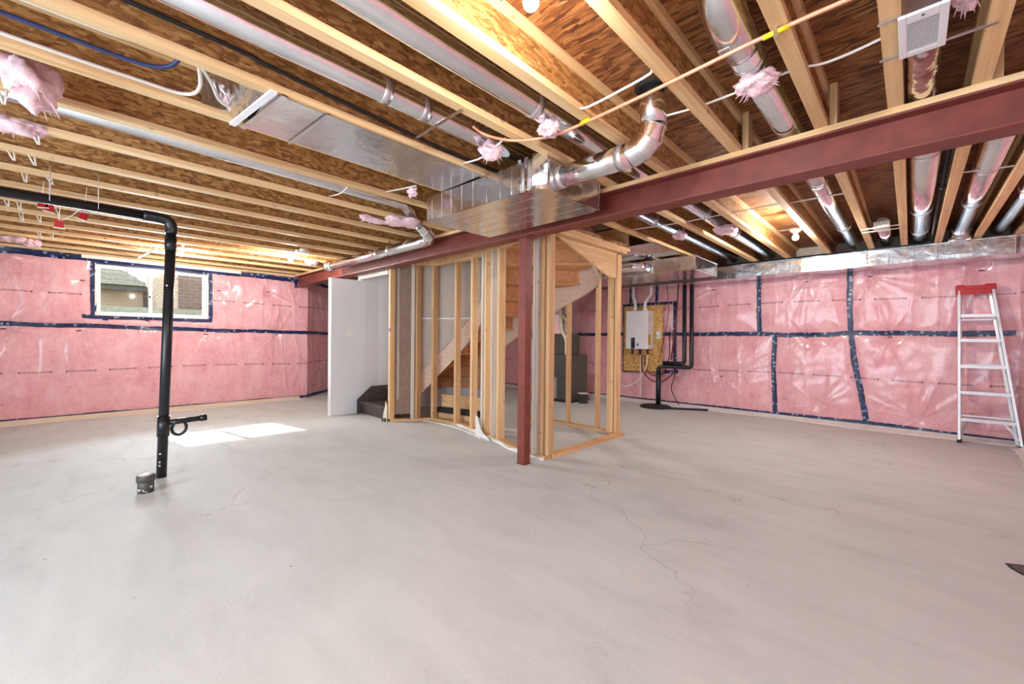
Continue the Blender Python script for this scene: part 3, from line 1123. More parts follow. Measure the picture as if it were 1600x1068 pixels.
# dark skirt board against the white wall beside the first steps
prism('skirt_board', [(-6.335, 3.06, 0), (-6.335, 3.06, 0.22), (-6.335, 3.30, 0.42), (-6.335, 3.62, 0.42), (-6.335, 3.62, 0)], (-0.012, 0, 0), (0.012, 0, 0), M['stain'], stair)

# white drywall on the outside of the stair
wall_white = struct_empty('wall_stair_white', (-6.4, 2.7, 0))
path = [(-6.42, 2.66), (-6.42, 2.9), (-6.42, 3.12)] + [pol(t, r_out(t) + 0.05) for t in ts[2:27]]
box('drywall_panel', -6.475, -6.375, 2.655, 3.13, 0.0, 2.12, M['drywall'], wall_white, 0.004)
ribbon('drywall_panel', [(-6.42, 3.125), (-6.42, 3.2)] + [pol(t, r_out(t) + 0.05) for t in ts[3:26]], 0.045, 0.0, 2.40, M['drywall'], wall_white)
bp = [pol(t, r_out(t) + 0.0) for t in ts[7:24]]
ribbon('baseboard', bp, 0.008, [z_of(t) + 0.22 for t in ts[7:24]], [z_of(t) + 0.40 for t in ts[7:24]], M['white'], wall_white)
box('door_header', -6.36, -5.45, 3.08, 3.12, 2.13, 2.185, M['cream'], wall_white, 0.003)
sw = thing('light_switch', 'white double light switch plate on the white stair wall', 'switch', (-6.372, 2.95, 1.29))
box('plate', -6.375, -6.367, 2.895, 3.01, 1.225, 1.345, M['white'], sw, 0.003)
for yy in (2.915, 2.965):
    box('rocker', -6.368, -6.362, yy, yy + 0.032, 1.252, 1.318, M['ceramic'], sw, 0.002)

# ------------------------------------------------------------------ stud wall around the stair
ws = struct_empty('wall_stair_studs', (-4.0, 3.3, 0))
STUDS = []


def stud(x, y, w=0.038, d=0.089, z1=2.27, ang=0.0, mat='stud', name='stud'):
    dx, dy = math.cos(ang), math.sin(ang)
    P = []
    for i, j in ((-1, -1), (1, -1), (1, 1), (-1, 1)):
        P.append((x + dx * i * w / 2 - dy * j * d / 2, y + dy * i * w / 2 + dx * j * d / 2, 0))
    return prism(name, P, (0, 0, 0.038), (0, 0, z1), M[mat], ws)


ZT = 2.27
stud(-5.40, 3.12, 0.05, 0.075, ZT)
stud(-5.235, 3.38, 0.05, 0.089, ZT, 0.7, 'bleached')
stud(-5.21, 3.44, 0.038, 0.089, ZT, 0.3)
stud(-5.07, 3.63, 0.042, 0.089, ZT, 0.25)
stud(-4.58, 3.67, 0.044, 0.089, ZT, 0.05)
stud(-4.17, 3.62, 0.042, 0.089, ZT, -0.15)
stud(-3.86, 3.53, 0.05, 0.085, ZT, -0.3, 'bleached')
stud(-3.79, 3.52, 0.042, 0.089, ZT, -0.3)
stud(-3.62, 3.47, 0.03, 0.089, ZT, -0.3, 'bleached')
stud(-3.47, 3.43, 0.045, 0.089, ZT, -0.3)
stud(-2.775, 3.255, 0.026, 0.089, ZT, 0, 'bleached')
stud(-2.738, 3.255, 0.038, 0.089, ZT, 0, 'bleached')
stud(-2.695, 3.30, 0.040, 0.10, ZT, 0)
stud(-2.64, 3.31, 0.040, 0.089, ZT, 0)
# far corner of the right-hand side
stud(-2.79, 4.74, 0.038, 0.089, ZT, 0)
stud(-2.735, 4.72, 0.060, 0.10, ZT, 0)
stud(-2.665, 4.70, 0.038, 0.089, ZT, 0)
stud(-3.00, 4.78, 0.038, 0.075, ZT, 0)
stud(-3.49, 4.80, 0.038, 0.075, 2.05, 0)
stud(-4.02, 4.80, 0.038, 0.075, 1.4, 0)
plan = [(-5.42, 3.12), (-5.22, 3.42), (-5.07, 3.62), (-4.58, 3.67), (-4.17, 3.62), (-3.79, 3.52), (-3.47, 3.43), (-3.1, 3.31), (-2.62, 3.26)]
pc = [(p.x, p.y) for p in smooth_path([(a, b, 0) for a, b in plan], 5)]
ribbon('bottom_plate', pc, 0.045, 0.0, 0.038, M['plate_x'], ws)
ribbon('top_plate', pc, 0.045, ZT, ZT + 0.038, M['plate_x'], ws)
ribbon('top_plate', pc, 0.045, ZT + 0.038, ZJ, M['plate_x'], ws)
box('bottom_plate', -2.69, -2.60, 3.33, 4.78, 0, 0.038, M['plate_y'], ws)
box('bottom_plate', -4.3, -2.69, 4.74, 4.83, 0, 0.038, M['plate_x'], ws)
box('top_plate', -2.70, -2.60, 3.10, 4.80, ZT + 0.02, ZT + 0.058, M['plate_y'], ws)
box('top_plate', -2.71, -2.59, 3.10, 4.86, ZT + 0.058, ZT + 0.096, M['plate_y'], ws)
box('header_board', -2.70, -2.61, 3.10, 4.80, ZT + 0.096, ZJ, M['osb_web'], ws)
# plywood gusset in the corner under the header
prism('plywood_gusset', [(-2.68, 3.45, ZT + 0.02), (-2.68, 4.66, ZT + 0.02), (-2.68, 4.66, 1.98), (-2.68, 4.50, 1.97)], (-0.012, 0, 0), (0.012, 0, 0), M['plate_y'], ws)
# bare drywall backs seen between the studs
ribbon('drywall_back', [(-5.40, 3.17), (-5.33, 3.28), (-5.24, 3.40)], 0.006, 0.10, ZT, M['drywall_dark'], ws)
tb = ts[1:34]
ribbon('drywall_back', [pol(t, RI - 0.03) for t in tb], 0.006, [z_of(t) + 0.26 for t in tb], 2.40, M['drywall_back'], ws)
ribbon('joint_tape', [pol(t, RI - 0.038) for t in ts[7:31]], 0.002, 1.495, 1.512, M['white'], ws)
# clear plastic gasket turned up at the bottom of the front wall
off = [(x, y - 0.06) for x, y in pc[16:]]
ribbon('sill_gasket', off, 0.012, 0.0, [0.03 + 0.012 * math.sin(i * 1.3) for i in range(len(off))], M['white_sheet'], ws)
off2 = [(x, y - 0.10) for x, y in pc[9:27]]
ribbon('sill_gasket', off2, 0.05, 0.0, 0.012, M['white_sheet'], ws)
prism('sill_gasket', [(-3.92, 3.435, 0), (-3.80, 3.405, 0), (-3.56, 3.345, 0), (-3.60, 3.355, 0.035), (-3.70, 3.38, 0.055), (-3.78, 3.40, 0.10), (-3.83, 3.415, 0.17), (-3.88, 3.43, 0.24), (-3.92, 3.44, 0.25)], (0, 0, 0), (0.0, 0.006, 0), M['white_sheet'], ws)
tape_b = box('blue_tape_scrap', -5.428, -5.372, 3.078, 3.086, 1.30, 1.345, M['tape'], ws)
for (x, y, s) in ((-5.50, 3.06, 0.05), (-5.46, 3.10, 0.07)):
    pass
# lumber offcut resting under the stair
oc = thing('lumber_offcut', 'short orange lumber block lying under the stair behind the studs', 'lumber', (-4.95, 3.95, 0.1))
bar('block', (-5.12, 3.82, 0.27), (-4.35, 4.0, 0.27), 0.04, 0.19, M['plate_x'], oc, bev=0.003)
bar('block', (-5.2, 3.74, 0.05), (-4.2, 3.95, 0.05), 0.09, 0.1, M['plate_x'], oc, bev=0.003)
bar('block', (-5.15, 3.78, 0.135), (-4.3, 3.98, 0.135), 0.12, 0.075, M['dark'], oc)
# torn plastic scrap at the foot of the opening
sc = thing('plastic_scrap', 'torn scrap of pale plastic at the foot of the stair stud', 'scrap', (-5.47, 3.07, 0))
prism('torn_sheet', [(-5.52, 3.05, 0.0), (-5.42, 3.06, 0.0), (-5.425, 3.065, 0.22), (-5.455, 3.06, 0.30), (-5.47, 3.06, 0.20), (-5.50, 3.055, 0.12)], (0, 0, 0), (0, 0.01, 0), M['cream'], sc)
box('foot_block', -5.52, -5.43, 3.03, 3.10, 0, 0.05, M['iron'], sc, 0.006)

# ------------------------------------------------------------------ ducts
def pipe_bands(parent, pts_bands, r, axis, mat='galv_b'):
    for c in pts_bands:
        lathe('band', [(r + 0.0014, -0.024), (r + 0.0014, 0.024)], c, M[mat], parent, 20, axis)


def elbow_gores(parent, pts, r):
    P = [Vector(p) for p in pts]
    V, Fc = tube_data(P, r, 28)
    for i in range(len(P) - 1):
        vv = V[i * 28:(i + 2) * 28]
        ff = [(k, (k + 1) % 28, 28 + (k + 1) % 28, 28 + k) for k in range(28)]
        mesh('gore', vv, ff, M['galv_b'], parent, True)
    for i in range(len(P)):
        d = (P[min(i + 1, len(P) - 1)] - P[max(i - 1, 0)]).normalized()
        lathe('gore_seam', [(r * 0.99, -0.003), (r + 0.002, -0.002), (r + 0.002, 0.002), (r * 0.99, 0.003)], P[i], M['galv'], parent, 28, d)


def round_pipe(name, label, pts, r, bands=(), axis=(0, 1, 0), group=None, mat='galv_b', cat='duct'):
    t = thing(name, label, cat, pts[0], group)
    tube('barrel', pts, r, M[mat], t, 24)
    pipe_bands(t, bands, r, axis, 'foil_tape')
    return t


round_pipe('round_duct', 'round duct in the joist bay beside the sheet-metal panned bay', [(-2.03, YR, 2.515), (-2.03, 7.2, 2.515)], 0.064,
           [(-2.03, 1.12, 2.515), (-2.03, 1.36, 2.515), (-2.03, 4.3, 2.515), (-2.03, 5.0, 2.515)])
round_pipe('round_duct', 'large bright round duct running the bay behind the bare bulb', [(-1.53, YR, 2.51), (-1.53, 7.2, 2.51)], 0.070,
           [(-1.53, 1.75, 2.51), (-1.53, 4.4, 2.51), (-1.53, 5.4, 2.51)])
# duct with a boot turned up to the floor above, crossing the beam
pc_ = thing('floor_boot_duct', 'galvanized round duct with upturned boot and barcode sticker', 'duct', (-0.56, 1.75, 2.5))
tube('barrel', [(-0.555, 1.86, 2.50), (-0.555, 7.2, 2.505)], 0.066, M['galv_b'], pc_, 24)
tube('elbow', smooth_path([(-0.555, 2.02, 2.50), (-0.555, 1.90, 2.502), (-0.555, 1.76, 2.53), (-0.555, 1.69, 2.60), (-0.555, 1.68, 2.656)], 5), 0.078, M['galv'], pc_, 24)
pipe_bands(pc_, [(-0.555, 1.94, 2.50), (-0.555, 2.14, 2.50), (-0.555, 4.1, 2.50), (-0.555, 5.9, 2.505)], 0.07, (0, 1, 0))
lathe('boot_collar', [(0.085, 0), (0.105, 0.004), (0.105, 0.014), (0.085, 0.018)], (-0.555, 1.68, 2.635), M['dark'], pc_, 20)
box('sticker', -0.60, -0.555, 1.86, 1.92, 2.4185, 2.4205, M['label_w'], pc_)
for k in range(6):
    box('barcode', -0.595 + 0.0062 * k, -0.5925 + 0.0062 * k, 1.868, 1.905, 2.4178, 2.4186, M['dark'], pc_)

# far-side branch ducts rising from the wall trunk
round_pipe('round_duct', 'wide round duct beside the black iron pipe, over the far trunk', [(0.06, 3.5, 2.505), (0.06, 7.1, 2.505)], 0.082,
           [(0.06, 3.9, 2.505), (0.06, 5.6, 2.505), (0.06, 6.6, 2.505)])
round_pipe('round_duct', 'round duct dropping into the tapered boot above the ladder', [(0.385, 3.5, 2.50), (0.395, 6.92, 2.50)], 0.072,
           [(0.387, 4.55, 2.50), (0.391, 5.6, 2.50)])
round_pipe('round_duct', 'last round duct by the corner, half cut off by the frame', [(0.69, 3.5, 2.50), (0.70, 7.2, 2.50)], 0.066,
           [(0.694, 5.4, 2.50)])
sb = thing('short_branch_duct', 'short round duct under a hung junction box by the far trunk', 'duct', (-0.25, 6.0, 2.5))
tube('barrel', [(-0.235, 6.05, 2.50), (-0.235, 7.15, 2.50)], 0.062, M['galv_b'], sb, 20)
box('junction_box', -0.30, -0.17, 5.80, 6.02, 2.41, 2.47, M['label_w'], sb, 0.004)
for yy in (5.82, 5.99):
    tube('hanger_bar', [(-0.40, yy, 2.412), (-0.06, yy, 2.412)], 0.006, M['wirewhite'], sb, 6)

# boots where branches meet the trunk
def trunk_boot(name, label, x, w, drop):
    t = thing(name, label, 'duct boot', (x, 7.1, 2.42))
    prism('taper', [(x - w * 0.62, 7.125, 2.235), (x + w * 0.62, 7.125, 2.235), (x + w * 0.5, 7.125, 2.40), (x - w * 0.5, 7.125, 2.40)], (0, 0, 0), (0, -0.06, 0), M['galv'], t)
    lathe('collar', [(w * 0.52, 0), (w * 0.56, 0.01), (w * 0.56, 0.03), (w * 0.5, 0.04)], (x, 7.09, 2.40), M['galv_b'], t, 20)
    tube('elbow', smooth_path([(x, 7.09, 2.42), (x, 7.07, 2.46), (x, 7.0, 2.498), (x, 6.9, 2.50)], 4), w * 0.48, M['galv_b'], t, 20)
    return t


trunk_boot('trunk_boot', 'tapered sheet-metal boot on the front of the far trunk', 0.40, 0.17, 0.2)

trunk = thing('trunk_duct', 'long rectangular sheet-metal trunk duct along the top of the far wall', 'duct', (-0.8, 7.35, 2.2))
box('body', -4.6, XR - 0.05, 7.15, 7.58, 2.20, 2.405, M['galv'], trunk, 0.003)
for x in (-2.3, -2.12, -1.93, -1.62, -1.45, -1.28, -1.12, -0.72, -0.42, -0.21, 0.02, 0.22, 0.62, 0.86):
    box('seam', x - 0.004, x + 0.004, 7.143, 7.152, 2.203, 2.402, M['galv_b'], trunk)
for x in (-1.16, -0.60, 0.84):
    box('drive_cleat', x - 0.018, x + 0.018, 7.138, 7.152, 2.195, 2.41, M['galv_b'], trunk, 0.003)
box('edge_bead', -4.6, XR - 0.05, 7.142, 7.155, 2.196, 2.206, M['galv_b'], trunk)
box('edge_bead', -4.6, XR - 0.05, 7.142, 7.155, 2.400, 2.409, M['galv_b'], trunk)
gas = thing('gas_pipe', 'thin black iron pipe along the far trunk and up a joist bay', 'pipe', (0.2, 7.1, 2.4))
tube('run', [(-2.6, 7.11, 2.408), (0.10, 7.11, 2.408), (0.165, 7.10, 2.42), (0.17, 7.05, 2.47), (0.172, 6.9, 2.49), (0.172, 3.1, 2.49)], 0.014, M['black'], gas, 10)
lathe('coupling', [(0.018, -0.02), (0.021, -0.018), (0.021, 0.018), (0.018, 0.02)], (0.172, 4.9, 2.49), M['black'], gas, 12, (0, 1, 0))
for x in (-0.45, -0.62, -1.0):
    box('clip', x, x + 0.09, 7.100, 7.112, 2.395, 2.405, M['galv'], gas)

# plenum duct coming from the furnace
plen = thing('plenum_duct', 'rectangular furnace plenum duct ending in a capped box beside the water heater', 'duct', (-3.5, 6.2, 2.18))
box('body', -6.2, -2.13, 5.80, 6.66, 2.18, 2.375, M['galv'], plen, 0.003)
for x in (-3.3, -2.95, -2.72, -2.55, -2.40, -2.27):
    box('seam', x - 0.004, x + 0.004, 5.793, 5.802, 2.183, 2.372, M['galv_b'], plen)
for (yy, zz) in ((5.80, 2.18), (5.80, 2.375), (6.66, 2.18)):
    box('edge_bead', -2.15, -2.122, yy - 0.008, yy + 0.008, zz - 0.008, zz + 0.008, M['galv_b'], plen)
bar('cap_edge', (-2.126, 5.80, 2.18), (-2.126, 5.80, 2.375), 0.014, 0.014, M['galv_b'], plen, up=(1, 0, 0))
bar('cap_edge', (-2.126, 6.66, 2.18), (-2.126, 6.66, 2.375), 0.014, 0.014, M['galv_b'], plen, up=(1, 0, 0))
bar('cap_edge', (-2.126, 5.80, 2.375), (-2.126, 6.66, 2.375), 0.014, 0.014, M['galv_b'], plen)
bar('cap_edge', (-2.126, 5.80, 2.18), (-2.126, 6.66, 2.18), 0.014, 0.014, M['galv_b'], plen)
prism('cap_fold', [(-2.12, 5.9, 2.2), (-2.12, 6.5, 2.2), (-2.12, 6.1, 2.30)], (0, 0, 0), (0.008, 0, 0), M['galv_b'], plen)
round_pipe('round_duct', 'bright round duct entering the furnace plenum behind the corner stud', [(-4.6, 5.55, 2.27), (-2.95, 5.60, 2.27), (-2.85, 5.66, 2.27), (-2.82, 5.80, 2.27)], 0.07,
           [(-3.2, 5.593, 2.27)], (1, 0, 0))
pan2 = thing('panned_bay', 'corrugated sheet-metal panning under the joists behind the stair', 'duct', (-2.85, 5.3, 2.41))
V, Fc = [], []
n = 14
for i in range(n + 1):
    yy = 4.9 + (5.80 - 4.9) * i / n
    zz = ZJ - 0.004 - (0.014 if i % 2 else 0.0)
    V += [(-3.27, yy, zz), (-2.30, yy, zz)]
for i in range(n):
    Fc.append((2 * i, 2 * i + 1, 2 * i + 3, 2 * i + 2))
mesh('corrugated_sheet', V, Fc, M['galv_b'], pan2)

# supply box under the joists, in front of the beam
bxd = thing('supply_box_duct', 'big sheet-metal duct box hanging below the joists against the red beam', 'duct', (-2.4, 2.4, 2.2))
prism('body', [(-3.0, 2.06, 0), (-1.80, 2.09, 0), (-1.74, 2.16, 0), (-1.74, 2.74, 0), (-1.80, 2.79, 0), (-3.0, 2.79, 0)], (0, 0, 2.20), (0, 0, 2.405), M['galv'], bxd)
for i, x in enumerate((-2.93, -2.80, -2.68, -2.55, -2.42, -2.27, -2.13, -2.02)):
    box('seam', x - 0.002, x + 0.002, 2.0575 + 0.025 * (x + 3.0) / 1.2, 2.064 + 0.025 * (x + 3.0) / 1.2, 2.203, 2.402, M['galv_b'], bxd)
for x in (-1.93, -1.87):
    box('drive_cleat', x - 0.016, x + 0.016, 2.068, 2.09, 2.195, 2.42, M['galv_b'], bxd, 0.003)
bar('edge_bead', (-3.0, 2.056, 2.20), (-1.80, 2.086, 2.20), 0.010, 0.010, M['galv_b'], bxd)
bar('edge_bead', (-1.738, 2.16, 2.20), (-1.738, 2.76, 2.20), 0.010, 0.010, M['galv_b'], bxd)
bar('edge_bead', (-1.738, 2.76, 2.20), (-1.738, 2.76, 2.405), 0.012, 0.012, M['galv_b'], bxd, up=(1, 0, 0))
for k in range(4):
    yy = 2.22 + 0.14 * k
    bar('cross_crease', (-2.95, yy, 2.1995), (-1.80, yy, 2.1995), 0.002, 0.002, M['galv'], bxd)
prism('boot_flange', [(-1.83, 2.085, 2.22), (-1.745, 2.14, 2.22), (-1.745, 2.14, 2.43), (-1.83, 2.085, 2.43)], (0, 0, 0), (0.015, -0.015, 0), M['galv_b'], bxd)

# panned joist bay with bright sheet, open at its end
pan = thing('panned_bay', 'flat bright sheet-metal panning nailed under two joists over the room', 'duct', (-2.5, 1.3, 2.41))
V, Fc = [], []
ny, nx = 30, 8
for i in range(ny + 1):
    for j in range(nx + 1):
        yy = 0.66 + (2.06 - 0.66) * i / ny
        xx = -2.79 + 0.49 * j / nx
        e = min(j, nx - j) / (nx / 2.0)
        V.append((xx, yy, ZJ - 0.003 - 0.006 * e * (0.6 + mnoise.noise((xx * 3, yy * 4, 0.3)))))
for i in range(ny):
    for j in range(nx):
        a = i * (nx + 1) + j
        Fc.append((a, a + 1, a + nx + 2, a + nx + 1))
mesh('sheet', V, Fc, M['galv'], pan, True)
bar('end_cleat', (-2.80, 0.60, ZJ - 0.008), (-2.27, 0.66, ZJ - 0.008), 0.03, 0.012, M['white'], pan)
bar('end_cleat', (-2.80, 0.65, ZJ - 0.008), (-2.27, 0.71, ZJ - 0.008), 0.03, 0.010, M['galv_b'], pan)
bar('end_cleat', (-2.80, 0.90, ZJ - 0.010), (-2.28, 0.93, ZJ - 0.010), 0.018, 0.008, M['galv_b'], pan)
box('bay_liner', -2.745, -2.742, 0.45, 1.0, ZJ + 0.03, ZS - 0.04, M['galv_b'], pan)
prism('end_flap', [(-2.74, 0.44, ZS - 0.03), (-2.34, 0.50, ZS - 0.03), (-2.34, 0.64, ZJ), (-2.74, 0.60, ZJ)], (0, 0, 0), (0, 0.004, 0.002), M['foil'], pan)

# elbow branch from the supply box up to the floor above
el = thing('elbow_duct', 'round galvanized branch duct with adjustable elbow rising to the subfloor', 'duct', (-1.4, 2.27, 2.3))
tube('run', [(-1.75, 2.27, 2.305), (-1.205, 2.275, 2.305)], 0.072, M['galv_b'], el, 28)
segs = [(-1.21, 2.275, 2.305), (-1.15, 2.275, 2.318), (-1.10, 2.275, 2.362), (-1.075, 2.275, 2.43)]
elbow_gores(el, segs, 0.075)
tube('riser_pipe', [(-1.075, 2.275, 2.425), (-1.085, 2.265, 2.655)], 0.072, M['galv_b'], el, 28)
pipe_bands(el, [(-1.27, 2.274, 2.305), (-1.72, 2.27, 2.305)], 0.073, (1, 0, 0), 'foil_tape')
lathe('floor_collar', [(0.078, 0), (0.095, 0.004), (0.095, 0.012), (0.078, 0.016)], (-1.085, 2.265, 2.638), M['dark'], el, 20)

# duct that follows the beam on the far left
ld = thing('beam_side_duct', 'round galvanized duct lying along the red beam with jointed elbow', 'duct', (-5.2, 2.72, 2.3))
tube('run', [(-6.55, 2.72, 2.31), (-4.02, 2.72, 2.31)], 0.062, M['galv_b'], ld, 24)
segs = [(-4.02, 2.72, 2.31), (-3.93, 2.715, 2.315), (-3.86, 2.68, 2.335), (-3.83, 2.61, 2.375), (-3.83, 2.53, 2.43)]
elbow_gores(ld, segs, 0.065)
tube('riser_pipe', [(-3.83, 2.54, 2.42), (-3.62, 2.2, 2.53), (-3.58, YR, 2.57)], 0.062, M['galv_b'], ld, 20)
pipe_bands(ld, [(-6.5, 2.72, 2.31), (-5.05, 2.72, 2.31), (-4.75, 2.72, 2.31)], 0.063, (1, 0, 0), 'foil_tape')
for x in (-6.3, -4.75):
    bar('hanger_strap', (x, 2.70, 2.37), (x, 2.70, 2.42), 0.02, 0.003, M['galv'], ld, up=(1, 0, 0))
lathe('end_flex', [(0.066, 0), (0.085, 0.03), (0.075, 0.07), (0.08, 0.11), (0.06, 0.14)], (-6.55, 2.72, 2.31), M['foil'], ld, 16, (-1, 0, 0.15))

# vent grille on hanger rails
vg = thing('vent_grille', 'white louvred exhaust grille hung on rails between two joists', 'vent', (0.02, 2.24, 2.39))
gx0, gx1, gy0, gy1, gz = -0.048, 0.088, 2.095, 2.395, 2.392
box('frame', gx0, gx0 + 0.024, gy0, gy1, gz, gz + 0.012, M['white'], vg, 0.003)
box('frame', gx1 - 0.024, gx1, gy0, gy1, gz, gz + 0.012, M['white'], vg, 0.003)
box('frame', gx0 + 0.024, gx1 - 0.024, gy0, gy0 + 0.05, gz, gz + 0.012, M['white'], vg, 0.003)
box('frame', gx0 + 0.024, gx1 - 0.024, gy1 - 0.035, gy1, gz, gz + 0.012, M['white'], vg, 0.003)
NL = 17
for k in range(NL):
    yy = gy0 + 0.056 + k * (gy1 - gy0 - 0.097) / (NL - 1)
    bar('louvre', (gx0 + 0.022, yy, gz + 0.002), (gx1 - 0.022, yy, gz + 0.002), 0.0056, 0.0010, M['white'], vg)
box('gap_shade_sheet', gx0 + 0.01, gx1 - 0.01, gy0 + 0.02, gy1 - 0.02, gz + 0.013, gz + 0.022, M['dark'], vg)  # dark sheet stands in for the shade between the louvres
box('housing', gx0 + 0.006, gx1 - 0.006, gy0 + 0.01, gy1 - 0.01, gz + 0.022, gz + 0.10, M['galv'], vg)
lathe('screw', [(0.005, 0), (0.004, -0.003)], (0.02, gy0 + 0.022, gz), M['iron'], vg, 10)
for yy, xa, xb in ((2.105, -0.105, 0.09), (2.385, -0.11, 0.225)):
    bar('rail', (xa, yy, ZJ - 0.006), (xb, yy, ZJ - 0.006), 0.016, 0.006, M['galv_b'], vg)
fx = thing('foil_flex_duct', 'crinkled foil flex duct leaving the white grille toward the beam', 'duct', (0.02, 2.7, 2.46))
V, Fc = [], []
n, kk = 40, 20
for i in range(n + 1):
    yy = 2.33 + 1.12 * i / n
    for k in range(kk):
        a = 2 * math.pi * k / kk
        rr = 1 + 0.014 * math.sin(i * 1.1 + 1.3 * math.sin(a * 2)) + 0.05 * mnoise.noise((yy * 9, math.cos(a) * 2, math.sin(a) * 2))
        V.append((0.028 + 0.058 * rr * math.cos(a), yy, 2.468 + 0.052 * rr * math.sin(a)))
for i in range(n):
    for k in range(kk):
        k2 = (k + 1) % kk
        Fc.append((i * kk + k, i * kk + k2, (i + 1) * kk + k2, (i + 1) * kk + k))
mesh('crinkled_sleeve', V, Fc, M['foil'], fx, True)

# ------------------------------------------------------------------ black drain pipe on the left
dp = thing('drain_pipe', 'tall black plastic drain pipe rising from floor to ceiling elbow', 'pipe', (-4.594, 0.487, 0))
B0, B1 = Vector((-4.594, 0.487, 0)), Vector((-4.547, 0.541, 2.125))
def onp(z): return B0 + (B1 - B0) * (z / 2.125)
tube('riser', [B0, B1], 0.036, M['black'], dp, 20)
tube('elbow', smooth_path([onp(2.07), onp(2.12), Vector((-4.546, 0.52, 2.172)), Vector((-4.544, 0.45, 2.188)), Vector((-4.542, 0.36, 2.188))], 4), 0.043, M['black'], dp, 20)
tube('run', [(-4.542, 0.40, 2.188), (-4.53, YR, 2.188)], 0.036, M['black'], dp, 20)
for z in (1.93,):
    tube('hub', [onp(z), onp(z + 0.10)], 0.041, M['black'], dp, 20)
tube('hub', [onp(0.35), onp(0.52)], 0.043, M['black'], dp, 20)
c = onp(0.46)
tube('trap_arm', [c, c + Vector((0.0, 0.29, 0.012))], 0.024, M['black'], dp, 16)
tube('arm_cap', [c + Vector((0, 0.25, 0.010)), c + Vector((0.0, 0.30, 0.012))], 0.029, M['black'], dp, 16)
rng_c = c + Vector((0, 0.105, -0.055))
ring = [rng_c + Vector((0.02 * math.sin(a), 0.05 * math.cos(a), 0.062 * math.sin(a))) for a in [2 * math.pi * k / 20 for k in range(21)]]
tube('trap_loop', ring, 0.012, M['black'], dp, 10)
for z in (0.10, 0.13, 0.20, 1.62):
    p = onp(z)
    box('paint_fleck', p.x + 0.024, p.x + 0.034, p.y - 0.024, p.y - 0.012, z, z + 0.014, M['label_w'], dp)
for yy in (0.1, -0.15, -0.55):
    tube('hanger_wire', [(-4.60, yy, ZJ), (-4.578, yy, 2.185), (-4.536, yy, 2.148), (-4.496, yy, 2.185), (-4.48, yy, ZJ)], 0.002, M['wirewhite'], dp, 6)

cap = thing('floor_cleanout', 'grey capped pipe stub sticking out of the concrete floor', 'pipe', (-4.24, 0.358, 0))
lathe('stub', [(0.050, 0), (0.050, 0.10)], (-4.24, 0.358, 0), M['iron'], cap, 24)
lathe('cap', [(0.051, 0), (0.058, 0.002), (0.058, 0.040), (0.054, 0.046), (0.0, 0.046)], (-4.24, 0.358, 0.085), M['iron'], cap, 24)
lathe('cap_disc', [(0.046, 0), (0.044, 0.004), (0.0, 0.004)], (-4.24, 0.358, 0.131), M['label_w'], cap, 24)
rg = random.Random(11)
for k in range(14):
    a = rg.uniform(-2.4, 0.6)
    zz = rg.uniform(0.004, 0.04)
    s = rg.uniform(0.006, 0.013)
    box('concrete_splash', -4.24 + 0.05 * math.cos(a) - s / 2, -4.24 + 0.05 * math.cos(a) + s / 2, 0.358 + 0.05 * math.sin(a) - s / 2, 0.358 + 0.05 * math.sin(a) + s / 2, zz, zz + s, M['label_w'], cap)

# ------------------------------------------------------------------ floor drain at the right edge
fd = thing('floor_drain', 'broken dark drain patch set into the concrete at the right edge', 'drain', (0.44, 3.45, 0))
poly = [(0.385, 3.51), (0.40, 3.45), (0.43, 3.40), (0.47, 3.385), (0.52, 3.41), (0.54, 3.47), (0.51, 3.53), (0.45, 3.55)]
prism('rough_rim', [(x, y, 0) for x, y in poly], (0, 0, 0.0), (0, 0, 0.003), M['dark'], fd)
cx_, cy_ = 0.46, 3.465
prism('cover', [(cx_ + (x - cx_) * 0.8, cy_ + (y - cy_) * 0.8, 0) for x, y in poly], (0, 0, 0.003), (0, 0, 0.006), M['iron'], fd)

# ------------------------------------------------------------------ utility corner on the far wall
board = tag(box('backer_board', -4.17, -3.37, 7.60, 7.618, 0.60, 1.88, M['osb_board']), 'upright strand-board backer panel behind the white water heater', 'board')
wh = thing('water_heater', 'white tankless water heater box on the strand-board panel', 'water heater', (-3.8, 7.5, 1.03))
box('casing', -4.00, -3.55, 7.36, 7.60, 1.04, 1.77, M['white'], wh, 0.012)
box('control_panel', -3.885, -3.805, 7.352, 7.362, 1.05, 1.255, M['dark'], wh, 0.006)
box('display', -3.868, -3.822, 7.348, 7.353, 1.185, 1.225, M['iron'], wh)
box('blue_logo', -3.77, -3.732, 7.357, 7.361, 1.10, 1.145, M['label_b'], wh)
box('rating_label', -3.551, -3.547, 7.39, 7.47, 1.12, 1.32, M['label_y'], wh)
box('side_label', -3.551, -3.547, 7.40, 7.47, 1.55, 1.68, M['label_w'], wh)
for nm, pts in (('vent_pipe', [(-3.87, 7.48, 1.77), (-3.87, 7.48, 1.95), (-3.91, 7.48, 2.05), (-3.91, 7.48, 2.2)]),
                ('vent_pipe', [(-3.66, 7.48, 1.77), (-3.66, 7.48, 1.93), (-3.55, 7.48, 2.08), (-3.55, 7.48, 2.2)])):
    tube(nm, smooth_path(pts, 4), 0.031, M['white'], wh, 14)
    lathe('pipe_collar', [(0.034, 0), (0.04, 0.004), (0.04, 0.04), (0.034, 0.05)], pts[0], M['white'], wh, 14)
for k, x in enumerate((-3.92, -3.84, -3.76, -3.68, -3.60)):
    lathe('valve', [(0.016, 0), (0.022, -0.02), (0.014, -0.05), (0.02, -0.08), (0.012, -0.11)], (x, 7.48, 1.04), M['copper'] if k % 2 else M['dark'], wh, 10)
ot = thing('wall_outlet', 'small white outlet box on the board edge beside the heater', 'outlet', (-3.42, 7.58, 1.3))
box('box', -3.47, -3.40, 7.55, 7.60, 1.24, 1.38, M['white'], ot, 0.004)
